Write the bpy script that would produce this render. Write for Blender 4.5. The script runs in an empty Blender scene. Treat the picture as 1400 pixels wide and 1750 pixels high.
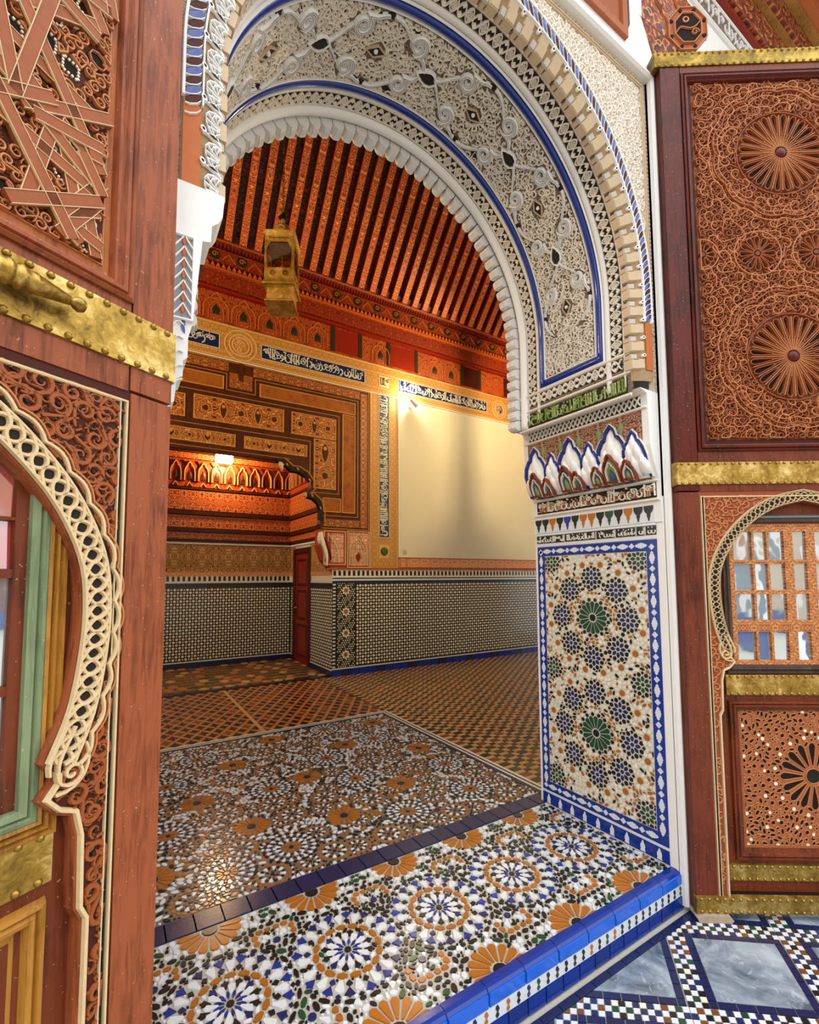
import bpy, math, random
import numpy as np
from mathutils import Vector, Matrix
R = random.Random(7)
sin, cos, pi, hyp = math.sin, math.cos, math.pi, math.hypot
SC = bpy.context.scene
COL = SC.collection

# ---------------------------------------------------------------- camera
IW, IH = 1400, 1750
FPX, PCX, PCY = 807.19, 700.0, 930.92
def cam_axes(yaw, pitch, roll):
    f = Vector((sin(yaw)*cos(pitch), cos(yaw)*cos(pitch), sin(pitch)))
    r = Vector((cos(yaw), -sin(yaw), 0)); u = r.cross(f)
    return r*cos(roll)+u*sin(roll), -r*sin(roll)+u*cos(roll), f
CR, CU, CF = cam_axes(math.radians(32.154), math.radians(3.9436), math.radians(-.28106))
CP = Vector((0, 0, 1.55))
cam = bpy.data.cameras.new('camera'); co = bpy.data.objects.new('camera', cam); COL.objects.link(co)
co.matrix_world = Matrix(((CR.x, CU.x, -CF.x, CP.x), (CR.y, CU.y, -CF.y, CP.y), (CR.z, CU.z, -CF.z, CP.z), (0, 0, 0, 1)))
cam.sensor_fit = 'AUTO'; cam.sensor_width = 36; cam.lens = FPX*36/IH
cam.shift_y = (PCY-IH/2)/IH; cam.clip_start = .02; cam.clip_end = 200
SC.camera = co
def px(P):
    d = Vector(P)-CP; z = d.dot(CF)
    if z < .05: return None
    return (PCX+FPX*d.dot(CR)/z, PCY-FPX*d.dot(CU)/z)

# ---------------------------------------------------------------- sky, exposure
SC.view_settings.view_transform = 'Standard'; SC.view_settings.look = 'None'
SC.view_settings.gamma = 1; SC.view_settings.use_curve_mapping = False
SC.view_settings.exposure = 0.68
w = bpy.data.worlds.new('sky'); SC.world = w; w.use_nodes = True
nt = w.node_tree; bg = nt.nodes['Background']; tc = nt.nodes.new('ShaderNodeTexCoord'); sp_ = nt.nodes.new('ShaderNodeSeparateXYZ')
nt.links.new(tc.outputs['Generated'], sp_.inputs[0])                 # overcast sky: zenith three times the horizon
mr = nt.nodes.new('ShaderNodeMapRange'); nt.links.new(sp_.outputs[2], mr.inputs[0])
mr.inputs[1].default_value = 0; mr.inputs[2].default_value = 1; mr.inputs[3].default_value = .95; mr.inputs[4].default_value = 2.6
nt.links.new(mr.outputs[0], bg.inputs[1]); bg.inputs[0].default_value = (.93, .965, 1, 1)
SC.cycles.max_bounces = 7; SC.cycles.diffuse_bounces = 4; SC.cycles.glossy_bounces = 3
SC.cycles.transmission_bounces = 4; SC.cycles.use_denoising = True; SC.cycles.caustics_reflective = False
SC.cycles.caustics_refractive = False; SC.cycles.sample_clamp_indirect = 6

# ---------------------------------------------------------------- mesh builder
class B:
    def __init__(s): s.v = []; s.f = []; s.m = []; s.uv = []
    def add(s, pts, faces, m=0, uv=None):
        o = len(s.v); s.v += [tuple(p) for p in pts]
        s.uv += uv if uv else [(p[0], p[2]) for p in pts]
        s.f += [tuple(i+o for i in f) for f in faces]; s.m += [m]*len(faces)
def plane(O, U, V, N):
    O, U, V, N = Vector(O), Vector(U), Vector(V), Vector(N)
    return lambda u, v, h=0.0: tuple(O+U*u+V*v+N*h)
def mk(name, b, mats, parent=None, kind=None, label=None, cat=None, group=None, smooth=False):
    me = bpy.data.meshes.new(name)
    if b is not None:
        me.from_pydata(b.v, [], b.f)
        if b.v:
            me.polygons.foreach_set('material_index', b.m)
            a = me.attributes.new('orn', 'FLOAT_VECTOR', 'POINT'); q = np.zeros((len(b.uv), 3), np.float32); q[:, :2] = b.uv; a.data.foreach_set('vector', q.ravel())
        if smooth: me.shade_smooth()
    for m in (mats if isinstance(mats, (list, tuple)) else [mats]): me.materials.append(m)
    o = bpy.data.objects.new(name, me); COL.objects.link(o)
    return props(o, parent, kind, label, cat, group)
def props(o, parent=None, kind=None, label=None, cat=None, group=None):
    if parent: o.parent = parent
    for k, v in (('kind', kind), ('label', label), ('category', cat), ('group', group)):
        if v: o[k] = v
    return o
def empty(name, loc=(0, 0, 0), rz=0, **kw):
    o = bpy.data.objects.new(name, None); COL.objects.link(o); o.location = loc; o.rotation_euler = (0, 0, rz)
    o.empty_display_size = .1
    return props(o, **kw)
def dup(o, parent, M=None):
    c = o.copy(); COL.objects.link(c); c.parent = parent
    if M is not None: c.matrix_local = M
    return c

def prism(b, fr, poly, h0, h1, m=0, ins=0.0):
    n = len(poly); cx = sum(p[0] for p in poly)/n; cy = sum(p[1] for p in poly)/n
    top = []
    for x, y in poly:
        d = hyp(x-cx, y-cy) or 1; k = max(0.3, 1-ins/d); top.append((cx+(x-cx)*k, cy+(y-cy)*k))
    pts = [fr(x, y, h0) for x, y in poly]+[fr(x, y, h1) for x, y in top]
    b.add(pts, [tuple(range(n, 2*n))]+[(i, (i+1) % n, n+(i+1) % n, n+i) for i in range(n)], m, list(poly)+top)
def rect(u0, v0, u1, v1): return [(u0, v0), (u1, v0), (u1, v1), (u0, v1)]
def slab(b, fr, u0, v0, u1, v1, h0, h1, m=0, ins=0.0):
    e = ins; P = rect(u0, v0, u1, v1); T = rect(u0+e, v0+e, u1-e, v1-e)
    pts = [fr(x, y, h0) for x, y in P]+[fr(x, y, h1) for x, y in T]
    b.add(pts, [(3, 2, 1, 0), (4, 5, 6, 7)]+[(i, (i+1) % 4, 4+(i+1) % 4, 4+i) for i in range(4)], m, P+T)
def sheet(b, fr, u0, v0, u1, v1, nu=1, nv=1, h=0.0, m=0):
    pts = []; uv = []
    for j in range(nv+1):
        for i in range(nu+1):
            u = u0+(u1-u0)*i/nu; v = v0+(v1-v0)*j/nv; pts.append(fr(u, v, h)); uv.append((u, v))
    b.add(pts, [(j*(nu+1)+i, j*(nu+1)+i+1, (j+1)*(nu+1)+i+1, (j+1)*(nu+1)+i) for j in range(nv) for i in range(nu)], m, uv)
def normals(p, closed):
    n = len(p); out = []
    for i in range(n):
        a = p[i-1] if (i or closed) else p[i]; c = p[(i+1) % n] if (i < n-1 or closed) else p[i]
        d1 = (p[i][0]-a[0], p[i][1]-a[1]); d2 = (c[0]-p[i][0], c[1]-p[i][1])
        l1 = hyp(*d1); l2 = hyp(*d2)
        if l1 < 1e-9: d1, l1 = d2, l2
        if l2 < 1e-9: d2, l2 = d1, l1
        l1 = l1 or 1; l2 = l2 or 1
        n1 = (-d1[1]/l1, d1[0]/l1); n2 = (-d2[1]/l2, d2[0]/l2)
        mx, my = n1[0]+n2[0], n1[1]+n2[1]; q = mx*mx+my*my
        if q < .3: out.append(n1); continue
        out.append((2*mx/q, 2*my/q))
    return out
def sweep(b, fr, path, prof, m=0, closed=False, ws=None, cap=True):
    """prof: list of (offset, height), swept along a 2-D path with mitred corners"""
    nn = normals(path, closed); k = len(prof); pts = []; uv = []; L = 0
    for i, (p, q) in enumerate(zip(path, nn)):
        s = ws[i] if ws else 1
        if i: L += hyp(p[0]-path[i-1][0], p[1]-path[i-1][1])
        for o, h in prof: pts.append(fr(p[0]+q[0]*o*s, p[1]+q[1]*o*s, h)); uv.append((L, o*s))
    n = len(path); F = []
    for i in range(n if closed else n-1):
        j = (i+1) % n
        F += [(i*k+t, j*k+t, j*k+t+1, i*k+t+1) for t in range(k-1)]
    if not closed and cap: F += [tuple(range(k)), tuple((n-1)*k+t for t in range(k))]
    b.add(pts, F, m, uv)
def ribbon(b, fr, path, w, h0, h1, m=0, closed=False, top=.55, ws=None):
    sweep(b, fr, path, [(-w/2, h0), (-w/2*top, h1), (w/2*top, h1), (w/2, h0)], m, closed, ws)
def roundp(w, h0, h1, n=5): return [(-w/2*cos(pi*i/n), h0+(h1-h0)*sin(pi*i/n)) for i in range(n+1)]
def lathe(b, prof, M=Matrix(), n=12, m=0):
    pts = []
    for r, z in prof:
        for i in range(n): pts.append(tuple(M @ Vector((r*cos(2*pi*i/n), r*sin(2*pi*i/n), z))))
    F = [(j*n+i, j*n+(i+1) % n, (j+1)*n+(i+1) % n, (j+1)*n+i) for j in range(len(prof)-1) for i in range(n)]
    b.add(pts, F, m)
def box(b, x0, y0, z0, x1, y1, z1, m=0):
    p = [(x, y, z) for z in (z0, z1) for y in (y0, y1) for x in (x0, x1)]
    b.add(p, [(0, 2, 3, 1), (4, 5, 7, 6), (0, 1, 5, 4), (2, 6, 7, 3), (0, 4, 6, 2), (1, 3, 7, 5)], m)
def arc(cx, cy, r, a0, a1, n, ry=None):
    ry = ry or r
    return [(cx+r*cos(a0+(a1-a0)*i/n), cy+ry*sin(a0+(a1-a0)*i/n)) for i in range(n+1)]
def spiral(cx, cy, r, a0, turns, d=1, n=22, rin=.12):
    return [(cx+r*(1-(1-rin)*i/n)*cos(a0+d*2*pi*turns*i/n), cy+r*(1-(1-rin)*i/n)*sin(a0+d*2*pi*turns*i/n)) for i in range(n+1)]
def bez(p0, p1, p2, p3, n=10):
    o = []
    for i in range(n+1):
        t = i/n; q = 1-t
        o.append(tuple(q**3*a+3*q*q*t*b_+3*q*t*t*c+t**3*d for a, b_, c, d in zip(p0, p1, p2, p3)))
    return o
def tear(cx, cy, a, L, w):
    sh = [(0, 0), (.25, .32), (.55, .5), (.8, .4), (1, 0), (.8, -.4), (.55, -.5), (.25, -.32)]
    return [(cx+x*L*cos(a)-y*w*sin(a), cy+x*L*sin(a)+y*w*cos(a)) for x, y in sh]
def ngon(cx, cy, r, n, a=0): return [(cx+r*cos(a+2*pi*i/n), cy+r*sin(a+2*pi*i/n)) for i in range(n)]
def clip(poly, u0, v0, u1, v1):
    for ax, lim, sg in ((0, u0, 1), (0, u1, -1), (1, v0, 1), (1, v1, -1)):
        out = []
        for i in range(len(poly)):
            a, c = poly[i-1], poly[i]; da = (a[ax]-lim)*sg; dc = (c[ax]-lim)*sg
            if (da >= 0) != (dc >= 0):
                t = da/(da-dc); out.append((a[0]+(c[0]-a[0])*t, a[1]+(c[1]-a[1])*t))
            if dc >= 0: out.append(c)
        poly = out
        if len(poly) < 3: return []
    return poly
def area(p): return abs(sum(p[i-1][0]*p[i][1]-p[i][0]*p[i-1][1] for i in range(len(p))))/2

def shrink(p, d):
    cx = sum(q[0] for q in p)/len(p); cy = sum(q[1] for q in p)/len(p); o = []
    for x, y in p:
        l = hyp(x-cx, y-cy) or 1; k = max(.5, 1-d/l); o.append((cx+(x-cx)*k, cy+(y-cy)*k))
    return o
def pieces(parent, name, fr, polys, h0, h1, mats, nsep=300, ins=.0012, hj=0.0, gap=0.0):
    """polys: (polygon, material index).  The largest in the picture become objects of their own, the rest one joined part."""
    sc = []
    if gap: polys = [(shrink(p, gap), m) for p, m in polys]
    for k, (p, m) in enumerate(polys):
        q = [px(fr(x, y, h1)) for x, y in p]
        if any(t is None for t in q): sc.append((0, k)); continue
        cx = sum(t[0] for t in q)/len(q); cy = sum(t[1] for t in q)/len(q)
        ok = 0 < cx < IW and 0 < cy < IH
        sc.append((area(q) if ok else 0, k))
    sc.sort(reverse=True); own = {k for a, k in sc[:nsep] if a > 45}
    rest = B(); rr = random.Random(3)
    for k, (p, m) in enumerate(polys):
        dh = rr.uniform(-hj, hj)
        if k in own:
            b = B(); prism(b, fr, p, h0, h1+dh, 0, ins); mk(name, b, mats[m], parent)
        else: prism(rest, fr, p, h0, h1+dh, m, ins)
    if rest.f: mk(name+'_field', rest, mats, parent, kind='stuff')

class Zel:
    """keeps cut tiles from overlapping on a raster, then fills what is left"""
    def __init__(s, u0, v0, u1, v1, res=.0022):
        s.b = (u0, v0, u1, v1); s.res = res
        s.g = np.zeros((int((v1-v0)/res)+2, int((u1-u0)/res)+2), bool); s.items = []
    def mask(s, p):
        r = s.res; u0, v0, u1, v1 = s.b
        x0 = max(0, int((min(q[0] for q in p)-u0)/r)); x1 = min(s.g.shape[1], int((max(q[0] for q in p)-u0)/r)+2)
        y0 = max(0, int((min(q[1] for q in p)-v0)/r)); y1 = min(s.g.shape[0], int((max(q[1] for q in p)-v0)/r)+2)
        if x1 <= x0 or y1 <= y0: return None
        X = u0+(np.arange(x0, x1)+.5)*r; Y = (v0+(np.arange(y0, y1)+.5)*r)[:, None]
        ins = np.zeros((y1-y0, x1-x0), bool)
        for i in range(len(p)):
            (ax, ay), (cx, cy) = p[i-1], p[i]
            if ay == cy: continue
            c = ((ay > Y) != (cy > Y)) & (X < (cx-ax)*(Y-ay)/(cy-ay)+ax)
            ins ^= c
        return (slice(y0, y1), slice(x0, x1)), ins
    def put(s, poly, m, tol=.12, grow=1.0):
        poly = clip(poly, *s.b)
        if len(poly) < 3 or area(poly) < 2.5e-5: return False
        q = s.mask(poly)
        if q is None: return False
        sl, ins = q; n = ins.sum()
        if n == 0 or (s.g[sl] & ins).sum() > tol*n: return False
        s.g[sl] |= ins; s.items.append((poly, m)); return True
    def ring(s, cx, cy, n, r0, r1, w, kind, m, ph=0.0, tol=.12):
        for i in range(n):
            mm = m[i % len(m)] if isinstance(m, (list, tuple)) else m
            s.put(petal(cx, cy, 2*pi*(i+ph)/n, r0, r1, w, kind), mm, tol)
    def fill(s, r, cols, n, seed=1, shape='hex', gap=.0022):
        rr = random.Random(seed); rn = np.random.RandomState(seed); u0, v0, u1, v1 = s.b; e0 = .55 if shape == 'alm' else .9
        H, W = int((v1-v0)/s.res), int((u1-u0)/s.res); free = np.argwhere(~s.g[:H, :W]); rn.shuffle(free)
        T = [2*pi*i/8 for i in range(8)] if shape == 'alm' else [2*pi*i/6 for i in range(6)]
        for j, i in free[:n]:
            if s.g[j, i]: continue
            x, y = u0+(i+.5)*s.res, v0+(j+.5)*s.res
            a0 = rr.uniform(0, pi)
            for a in (a0, a0+1.05, a0+2.1):
                e = e0*rr.uniform(.9, 1.1); ca, sa = cos(a), sin(a); bad = False; Q = r+gap
                for t in T:
                    for kk in (1.0, .55):
                        jj = int((y+kk*(sa*Q*cos(t)+ca*Q*e*sin(t))-v0)/s.res); ii = int((x+kk*(ca*Q*cos(t)-sa*Q*e*sin(t))-u0)/s.res)
                        if 0 <= jj < H and 0 <= ii < W and s.g[jj, ii]: bad = True; break
                    if bad: break
                if bad: continue
                mk_ = lambda q: [(x+ca*q*cos(t)-sa*q*e*sin(t), y+sa*q*cos(t)+ca*q*e*sin(t)) for t in T]
                q = s.mask(mk_(r+gap))
                if q is None or (s.g[q[0]] & q[1]).any(): continue
                if s.put(mk_(r), rr.choice(cols), .01): break
SH = {'kite': [(0, 0), (.6, .5), (1, 0), (.6, -.5)], 'rkite': [(0, 0), (.35, .5), (1, 0), (.35, -.5)],
      'pet': [(0, .14), (.55, .42), (.8, .5), (1, 0), (.8, -.5), (.55, -.42), (0, -.14)],
      'blunt': [(0, .12), (.6, .42), (.85, .5), (1, .22), (1, -.22), (.85, -.5), (.6, -.42), (0, -.12)],
      'alm': [(0, 0), (.25, .4), (.5, .5), (.75, .4), (1, 0), (.75, -.4), (.5, -.5), (.25, -.4)],
      'hex': [(0, 0), (.28, .5), (.72, .5), (1, 0), (.72, -.5), (.28, -.5)],
      'tri': [(0, 0), (1, .5), (.8, 0), (1, -.5)], 'sq': [(0, .5), (1, .5), (1, -.5), (0, -.5)],
      'arrow': [(0, 0), (.7, .5), (.8, .18), (1, 0), (.8, -.18), (.7, -.5)]}
def petal(cx, cy, a, r0, r1, w, kind):
    c, s_ = cos(a), sin(a); d = r1-r0
    return [(cx+(r0+x*d)*c-y*w*s_, cy+(r0+x*d)*s_+y*w*c) for x, y in SH[kind]]

def arabesque(b, fr, inside, bb, r, w, h0, h1, seed=1, ml=0, mleaf=None, meye=None, leaf=True, jit=.25, turns=1.35):
    """scrolling vine carving: spirals on a jittered lattice, joined by stems, with drop leaves"""
    rr = random.Random(seed); u0, v0, u1, v1 = bb; d = r*1.9; row = 0; y = v0+r*.6
    while y < v1:
        x = u0+(r*.6 if row % 2 else r*1.5)
        while x < u1:
            cx, cy = x+rr.uniform(-jit, jit)*r, y+rr.uniform(-jit, jit)*r
            if inside(cx, cy):
                a0 = rr.uniform(0, 2*pi); dn = 1 if rr.random() < .5 else -1; q = r*rr.uniform(.8, .98)
                sp = spiral(cx, cy, q, a0, turns, dn, 16, .2)
                tl = bez((cx+q*1.9*cos(a0-dn*.9), cy+q*1.9*sin(a0-dn*.9)), (cx+q*1.7*cos(a0-dn*.6), cy+q*1.7*sin(a0-dn*.6)),
                         (cx+q*1.15*cos(a0-dn*.5), cy+q*1.15*sin(a0-dn*.5)), sp[0], 4)
                path = [p for p in tl[:-1]+sp]
                path = [p for p in path if inside(*p)]
                if len(path) > 6:
                    ws = [.45+.75*sin(pi*min(1, (i+1)/len(path)*1.15)) for i in range(len(path))]
                    ribbon(b, fr, path, w, h0, h1, ml, ws=ws)
                if leaf:
                    for t in range(2):
                        a = a0+dn*(2.2+1.9*t)+rr.uniform(-.3, .3); lx, ly = cx+q*.98*cos(a), cy+q*.98*sin(a)
                        p = tear(lx, ly, a+dn*.7, r*.75, r*.36)
                        if all(inside(*k) for k in p):
                            prism(b, fr, p, h0, h1*.92+h0*.08, ml if mleaf is None else mleaf, w*.25)
                            if meye is not None:
                                prism(b, fr, tear(lx+cos(a+dn*.7)*r*.2, ly+sin(a+dn*.7)*r*.2, a+dn*.7, r*.42, r*.17), h1*.9+h0*.1, h1*1.02, meye, 0)
                    if meye is not None: prism(b, fr, ngon(cx, cy, r*.17, 6), h0, h1*.8+h0*.2, meye, 0)
            x += d
        y += d*.86; row += 1
def strokes(b, fr, u0, v0, u1, v1, w, h0, h1, m, seed=1):
    """calligraphic band: tall stems, bowls and loops on a base line"""
    rr = random.Random(seed); H = v1-v0; x = u0+w
    while x < u1-H*.35:
        k = rr.random(); s = H*rr.uniform(.16, .24)
        if k < .42:
            ribbon(b, fr, [(x, v0+H*.12), (x, v0+H*.8), (x+s*.2, v1-H*.06)], w, h0, h1, m, ws=[1, 1, 1.5]); x += s
            if rr.random() < .5: ribbon(b, fr, [(x-s, v0+H*.14), (x+s*.4, v0+H*.14)], w, h0, h1, m)
        elif k < .7:
            ribbon(b, fr, arc(x+s, v0+H*.36, s, pi*.75, pi*2.3, 9), w, h0, h1, m); x += 2.2*s
        elif k < .88:
            ribbon(b, fr, bez((x, v0+H*.62), (x+s, v0+H*.75), (x+s*1.8, v0+H*.2), (x-s*.1, v0+H*.1), 8), w, h0, h1, m); x += 1.9*s
        else:
            ribbon(b, fr, spiral(x+s, v0+H*.6, s*1.05, pi, 1.3, -1, 14), w*.85, h0, h1, m); x += 2.3*s
        if rr.random() < .5:
            prism(b, fr, ngon(x-s*.6, v0+H*rr.choice((.86, .9, .75)), w*.75, 4, pi/4), h0, h1, m)
# ---------------------------------------------------------------- materials
def lin(h):
    c = [int(h[i:i+2], 16)/255 for i in (1, 3, 5)]
    return tuple(x/12.92 if x <= .04045 else ((x+.055)/1.055)**2.4 for x in c)+(1,)
class NT:
    def __init__(s, name):
        s.m = bpy.data.materials.new(name); s.m.use_nodes = True; s.t = s.m.node_tree
        s.p = s.t.nodes['Principled BSDF']
    def n(s, typ, **kw):
        nd = s.t.nodes.new(typ)
        for k, v in kw.items():
            if k.startswith('i_'): nd.inputs[int(k[2:])].default_value = v
            else: setattr(nd, k, v)
        return nd
    def l(s, a, b): s.t.links.new(a, b)
    def math(s, op, a, b=None, c=None):
        nd = s.n('ShaderNodeMath', operation=op)
        for i, x in enumerate((a, b, c)):
            if x is None: continue
            if isinstance(x, (int, float)): nd.inputs[i].default_value = x
            else: s.l(x, nd.inputs[i])
        return nd.outputs[0]
    def mix(s, f, a, b, blend='MIX'):
        nd = s.n('ShaderNodeMix', data_type='RGBA', blend_type=blend)
        for i, x in ((0, f), (6, a), (7, b)):
            if isinstance(x, (int, float, tuple)): nd.inputs[i].default_value = x
            else: s.l(x, nd.inputs[i])
        return nd.outputs[2]
    def ramp(s, f, stops, const=False):
        nd = s.n('ShaderNodeValToRGB'); s.l(f, nd.inputs[0]); cr = nd.color_ramp
        if const: cr.interpolation = 'CONSTANT'
        while len(cr.elements) < len(stops): cr.elements.new(.5)
        for e, (p, c) in zip(cr.elements, stops): e.position = p; e.color = lin(c) if isinstance(c, str) else c
        return nd.outputs[0]
    def noise(s, vec, scale, detail=2, rough=.5, dist=0.0):
        nd = s.n('ShaderNodeTexNoise'); nd.inputs['Scale'].default_value = scale; nd.inputs['Detail'].default_value = detail
        nd.inputs['Roughness'].default_value = rough; nd.inputs['Distortion'].default_value = dist
        if vec is not None: s.l(vec, nd.inputs['Vector'])
        return nd.outputs[0]
    def bump(s, h, strength=.3, dist=.002):
        nd = s.n('ShaderNodeBump'); nd.inputs['Strength'].default_value = strength; nd.inputs['Distance'].default_value = dist
        s.l(h, nd.inputs['Height']); s.l(nd.outputs[0], s.p.inputs['Normal'])
    def base(s, c): (s.l(c, s.p.inputs['Base Color']) if not isinstance(c, tuple) else setattr(s.p.inputs['Base Color'], 'default_value', c))
    def set(s, **kw):
        for k, v in kw.items(): s.p.inputs[k.replace('_', ' ')].default_value = v
    def obj(s): return s.n('ShaderNodeTexCoord').outputs['Object']
    def uv(s): return s.n('ShaderNodeAttribute', attribute_name='orn').outputs['Vector']
    def isl(s): return s.n('ShaderNodeNewGeometry').outputs['Random Per Island']
def glaze(name, h, rough=.22, var=.35, coat=0.0):
    t = NT(name); c = lin(h); r = t.isl()
    a = tuple(x*(1-var) for x in c[:3])+(1,); d = tuple(min(1, x*(1+var*.5)) for x in c[:3])+(1,)
    k = t.mix(r, a, d); n = t.noise(t.obj(), 60, 3)
    t.base(t.mix(t.math('MULTIPLY', n, .35), k, tuple(x*.55 for x in c[:3])+(1,)))
    t.set(Roughness=rough); t.bump(n, .12, .0012); return t.m
def flat(name, h, rough=.6, noise=.25, scale=25, metal=0.0, bump=.15):
    t = NT(name); c = lin(h); n = t.noise(t.obj(), scale, 5, .6)
    t.base(t.mix(t.math('MULTIPLY', n, noise*2), c, tuple(x*.45 for x in c[:3])+(1,)))
    t.set(Roughness=rough, Metallic=metal); t.p.inputs['Specular IOR Level'].default_value = .25; t.bump(n, bump, .004); return t.m
def wood(name, h, h2, rough=.45, stretch=(14, 14, 1.2), speck=True):
    t = NT(name); mp = t.n('ShaderNodeMapping'); mp.inputs['Scale'].default_value = stretch; t.l(t.obj(), mp.inputs[0])
    g = t.noise(mp.outputs[0], 5, 7, .66, .8); big = t.noise(t.obj(), 4.5, 4, .6); fine = t.noise(mp.outputs[0], 30, 3, .6)
    f = t.math('ADD', t.math('ADD', t.math('MULTIPLY', g, .65), t.math('MULTIPLY', big, .55)), t.math('MULTIPLY', fine, .12))
    c = t.ramp(f, [(.46, h2), (.70, h), (.9, h)])
    if speck:
        s = t.noise(t.obj(), 150, 1); sp = t.math('GREATER_THAN', s, .74)
        c = t.mix(t.math('MULTIPLY', sp, .55), c, lin('#c79a78'))
    t.base(c); t.set(Roughness=rough); t.p.inputs['Specular IOR Level'].default_value = .22; t.bump(f, .3, .003); return t.m
def arab(name, cols, scale=30, k=3.0, per=(.12, .0), rough=.5, bump=.5, seed=0.0, dist=.002, cut=(.0, .18, .5, .62, .86), aniso=1.0, metal=0.0, warp=0.0):
    """painted or carved ornament: mirrored contour lines of a noise in the surface's own (u, v) metres"""
    t = NT(name); sx = t.n('ShaderNodeSeparateXYZ'); t.l(t.uv(), sx.inputs[0]); u, v = sx.outputs[0], sx.outputs[1]
    if per[0]: u = t.math('PINGPONG', u, per[0])
    if per[1]: v = t.math('PINGPONG', v, per[1])
    cb = t.n('ShaderNodeCombineXYZ'); t.l(t.math('MULTIPLY', u, aniso), cb.inputs[0]); t.l(v, cb.inputs[1]); cb.inputs[2].default_value = seed
    n = t.noise(cb.outputs[0], scale, 1, .4, warp)
    f = t.math('FRACT', t.math('MULTIPLY', n, k*2))
    t.base(t.ramp(f, list(zip(cut, cols)), True)); t.set(Roughness=rough, Metallic=metal)
    e = t.math('ABSOLUTE', t.math('SUBTRACT', f, .5)); t.bump(e, bump, dist); return t.m
M = {}
M['stile'] = wood('polished_red_brown_wood', '#96502f', '#45190c', .42)
M['stile_dark'] = wood('dark_red_wood', '#581a08', '#1c0702', .36)
M['wood_mid'] = wood('brown_wood', '#6e3218', '#341408', .4)
M['wood_grey'] = wood('weathered_dark_wood', '#4a3a33', '#241a16', .5)
M['ochre_wood'] = wood('ochre_wood', '#a8742e', '#5e3a14', .4)
M['green_wood'] = wood('green_painted_wood', '#7c8a66', '#4f5a44', .45)
M['carve'] = flat('carved_cedar', '#a3572c', .5, .35, 60)
M['carve_hi'] = flat('carved_cedar_pale', '#c68050', .5, .25, 60)
M['carve_lo'] = flat('carved_cedar_ground', '#4f1d0b', .65, .4, 60)
M['hole'] = flat('carving_hollow', '#1a0804', .8, .3, 40)
M['cream'] = flat('cream_paint', '#e3c79a', .5, .3, 60)
M['bead'] = flat('bone_bead', '#e9dcc0', .4, .1, 40)
M['rose_wood'] = flat('pinkish_cedar', '#a9603a', .5, .25, 50)
M['plaster'] = flat('white_plaster', '#e6e4e2', .75, .06, 18, 0, .1)
M['stucco'] = flat('stucco_relief', '#eae1d3', .75, .10, 70, 0, .15)
M['stucco_w'] = flat('stucco_scroll', '#f0efed', .7, .05, 60, 0, .1)
M['stucco_bg'] = arab('stucco_ground', ['#4a3b30', '#8d7a67', '#43352b', '#9a8672', '#3a2e26'], 46, 3, (.07, .08), .8, .9, 1.3, .004)
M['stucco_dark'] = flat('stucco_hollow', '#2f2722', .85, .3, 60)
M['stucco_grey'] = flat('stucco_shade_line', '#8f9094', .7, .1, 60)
M['spandrel'] = arab('spandrel_carving', ['#8d7a66', '#cdbca6', '#a3907b', '#d8cab8', '#b7a48f'], 38, 2.5, (.09, .11), .8, 1, 2.2, .006)
M['tan'] = flat('tan_plaster', '#cdb697', .75, .2, 40)
M['terracotta'] = flat('terracotta_wood', '#bd6631', .6, .2, 40)
M['brass'] = None
def brassm(name, c1, c2, c3, rough=.36, metal=.82):
    t = NT(name); n = t.noise(t.obj(), 9, 6, .65, .4); s = t.noise(t.obj(), 45, 4, .7, 1.2)
    f = t.math('ADD', t.math('MULTIPLY', n, .7), t.math('MULTIPLY', s, .4))
    t.base(t.ramp(f, [(.38, c3), (.55, c1), (.72, c2)])); t.set(Metallic=metal)
    t.l(t.math('ADD', t.math('MULTIPLY', s, .3), rough-.12), t.p.inputs['Roughness']); t.bump(s, .25, .004); return t.m
M['brass'] = brassm('aged_brass', '#a9873c', '#e6cc88', '#5e451a')
M['brass_dk'] = brassm('dark_brass', '#7d641d', '#b5963f', '#392a0c')
M['lantern'] = brassm('lantern_brass', '#c0913a', '#f0cf78', '#7a561c', .42, .45)
M['W'] = glaze('white_zellige', '#d9dde2', .16, .12)
M['bed'] = glaze('white_zellige_ground', '#cfd3d4', .2, .0)
M['Wc'] = glaze('cream_zellige', '#e6e1d2', .2, .12)
M['K'] = glaze('black_zellige', '#1b1d1f', .2, .4)
M['N'] = glaze('navy_zellige', '#1f2a5e', .18, .4)
M['Bl'] = glaze('blue_zellige', '#1c358c', .18, .35)
M['G'] = glaze('green_zellige', '#1f4a34', .2, .4)
M['O'] = glaze('honey_zellige', '#a9651f', .2, .3)
M['BR'] = glaze('brown_zellige', '#7a4a22', .22, .35)
M['cobalt'] = glaze('cobalt_border', '#10318c', .16, .15)
M['azure'] = glaze('azure_nosing', '#1f63d6', .16, .15)
M['navyt'] = glaze('navy_border_tile', '#1a2350', .25, .3)
M['grout'] = flat('grout', '#b9b5a6', .85, .2, 60)
M['grey'] = glaze('grey_tile', '#7b8288', .3, .2)
def marble():
    t = NT('grey_marble'); o = t.obj(); r = t.isl()
    n = t.noise(o, 5, 7, .62, 1.2); v = t.noise(o, 11, 5, .7, 2.2)
    c = t.ramp(n, [(.34, '#4b5865'), (.5, '#7f8b99'), (.68, '#aeb9c4')])
    c = t.mix(t.math('MULTIPLY', t.math('GREATER_THAN', v, .60), .35), c, lin('#cdd5dc'))
    t.base(t.mix(t.math('MULTIPLY', r, .35), c, lin('#36434f'))); t.set(Roughness=.14); t.bump(n, .05, .002); return t.m
M['marble'] = marble()
def emit(name, h, s):
    t = NT(name); t.base(lin(h)); t.p.inputs['Emission Color'].default_value = lin(h); t.p.inputs['Emission Strength'].default_value = s; return t.m
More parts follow.
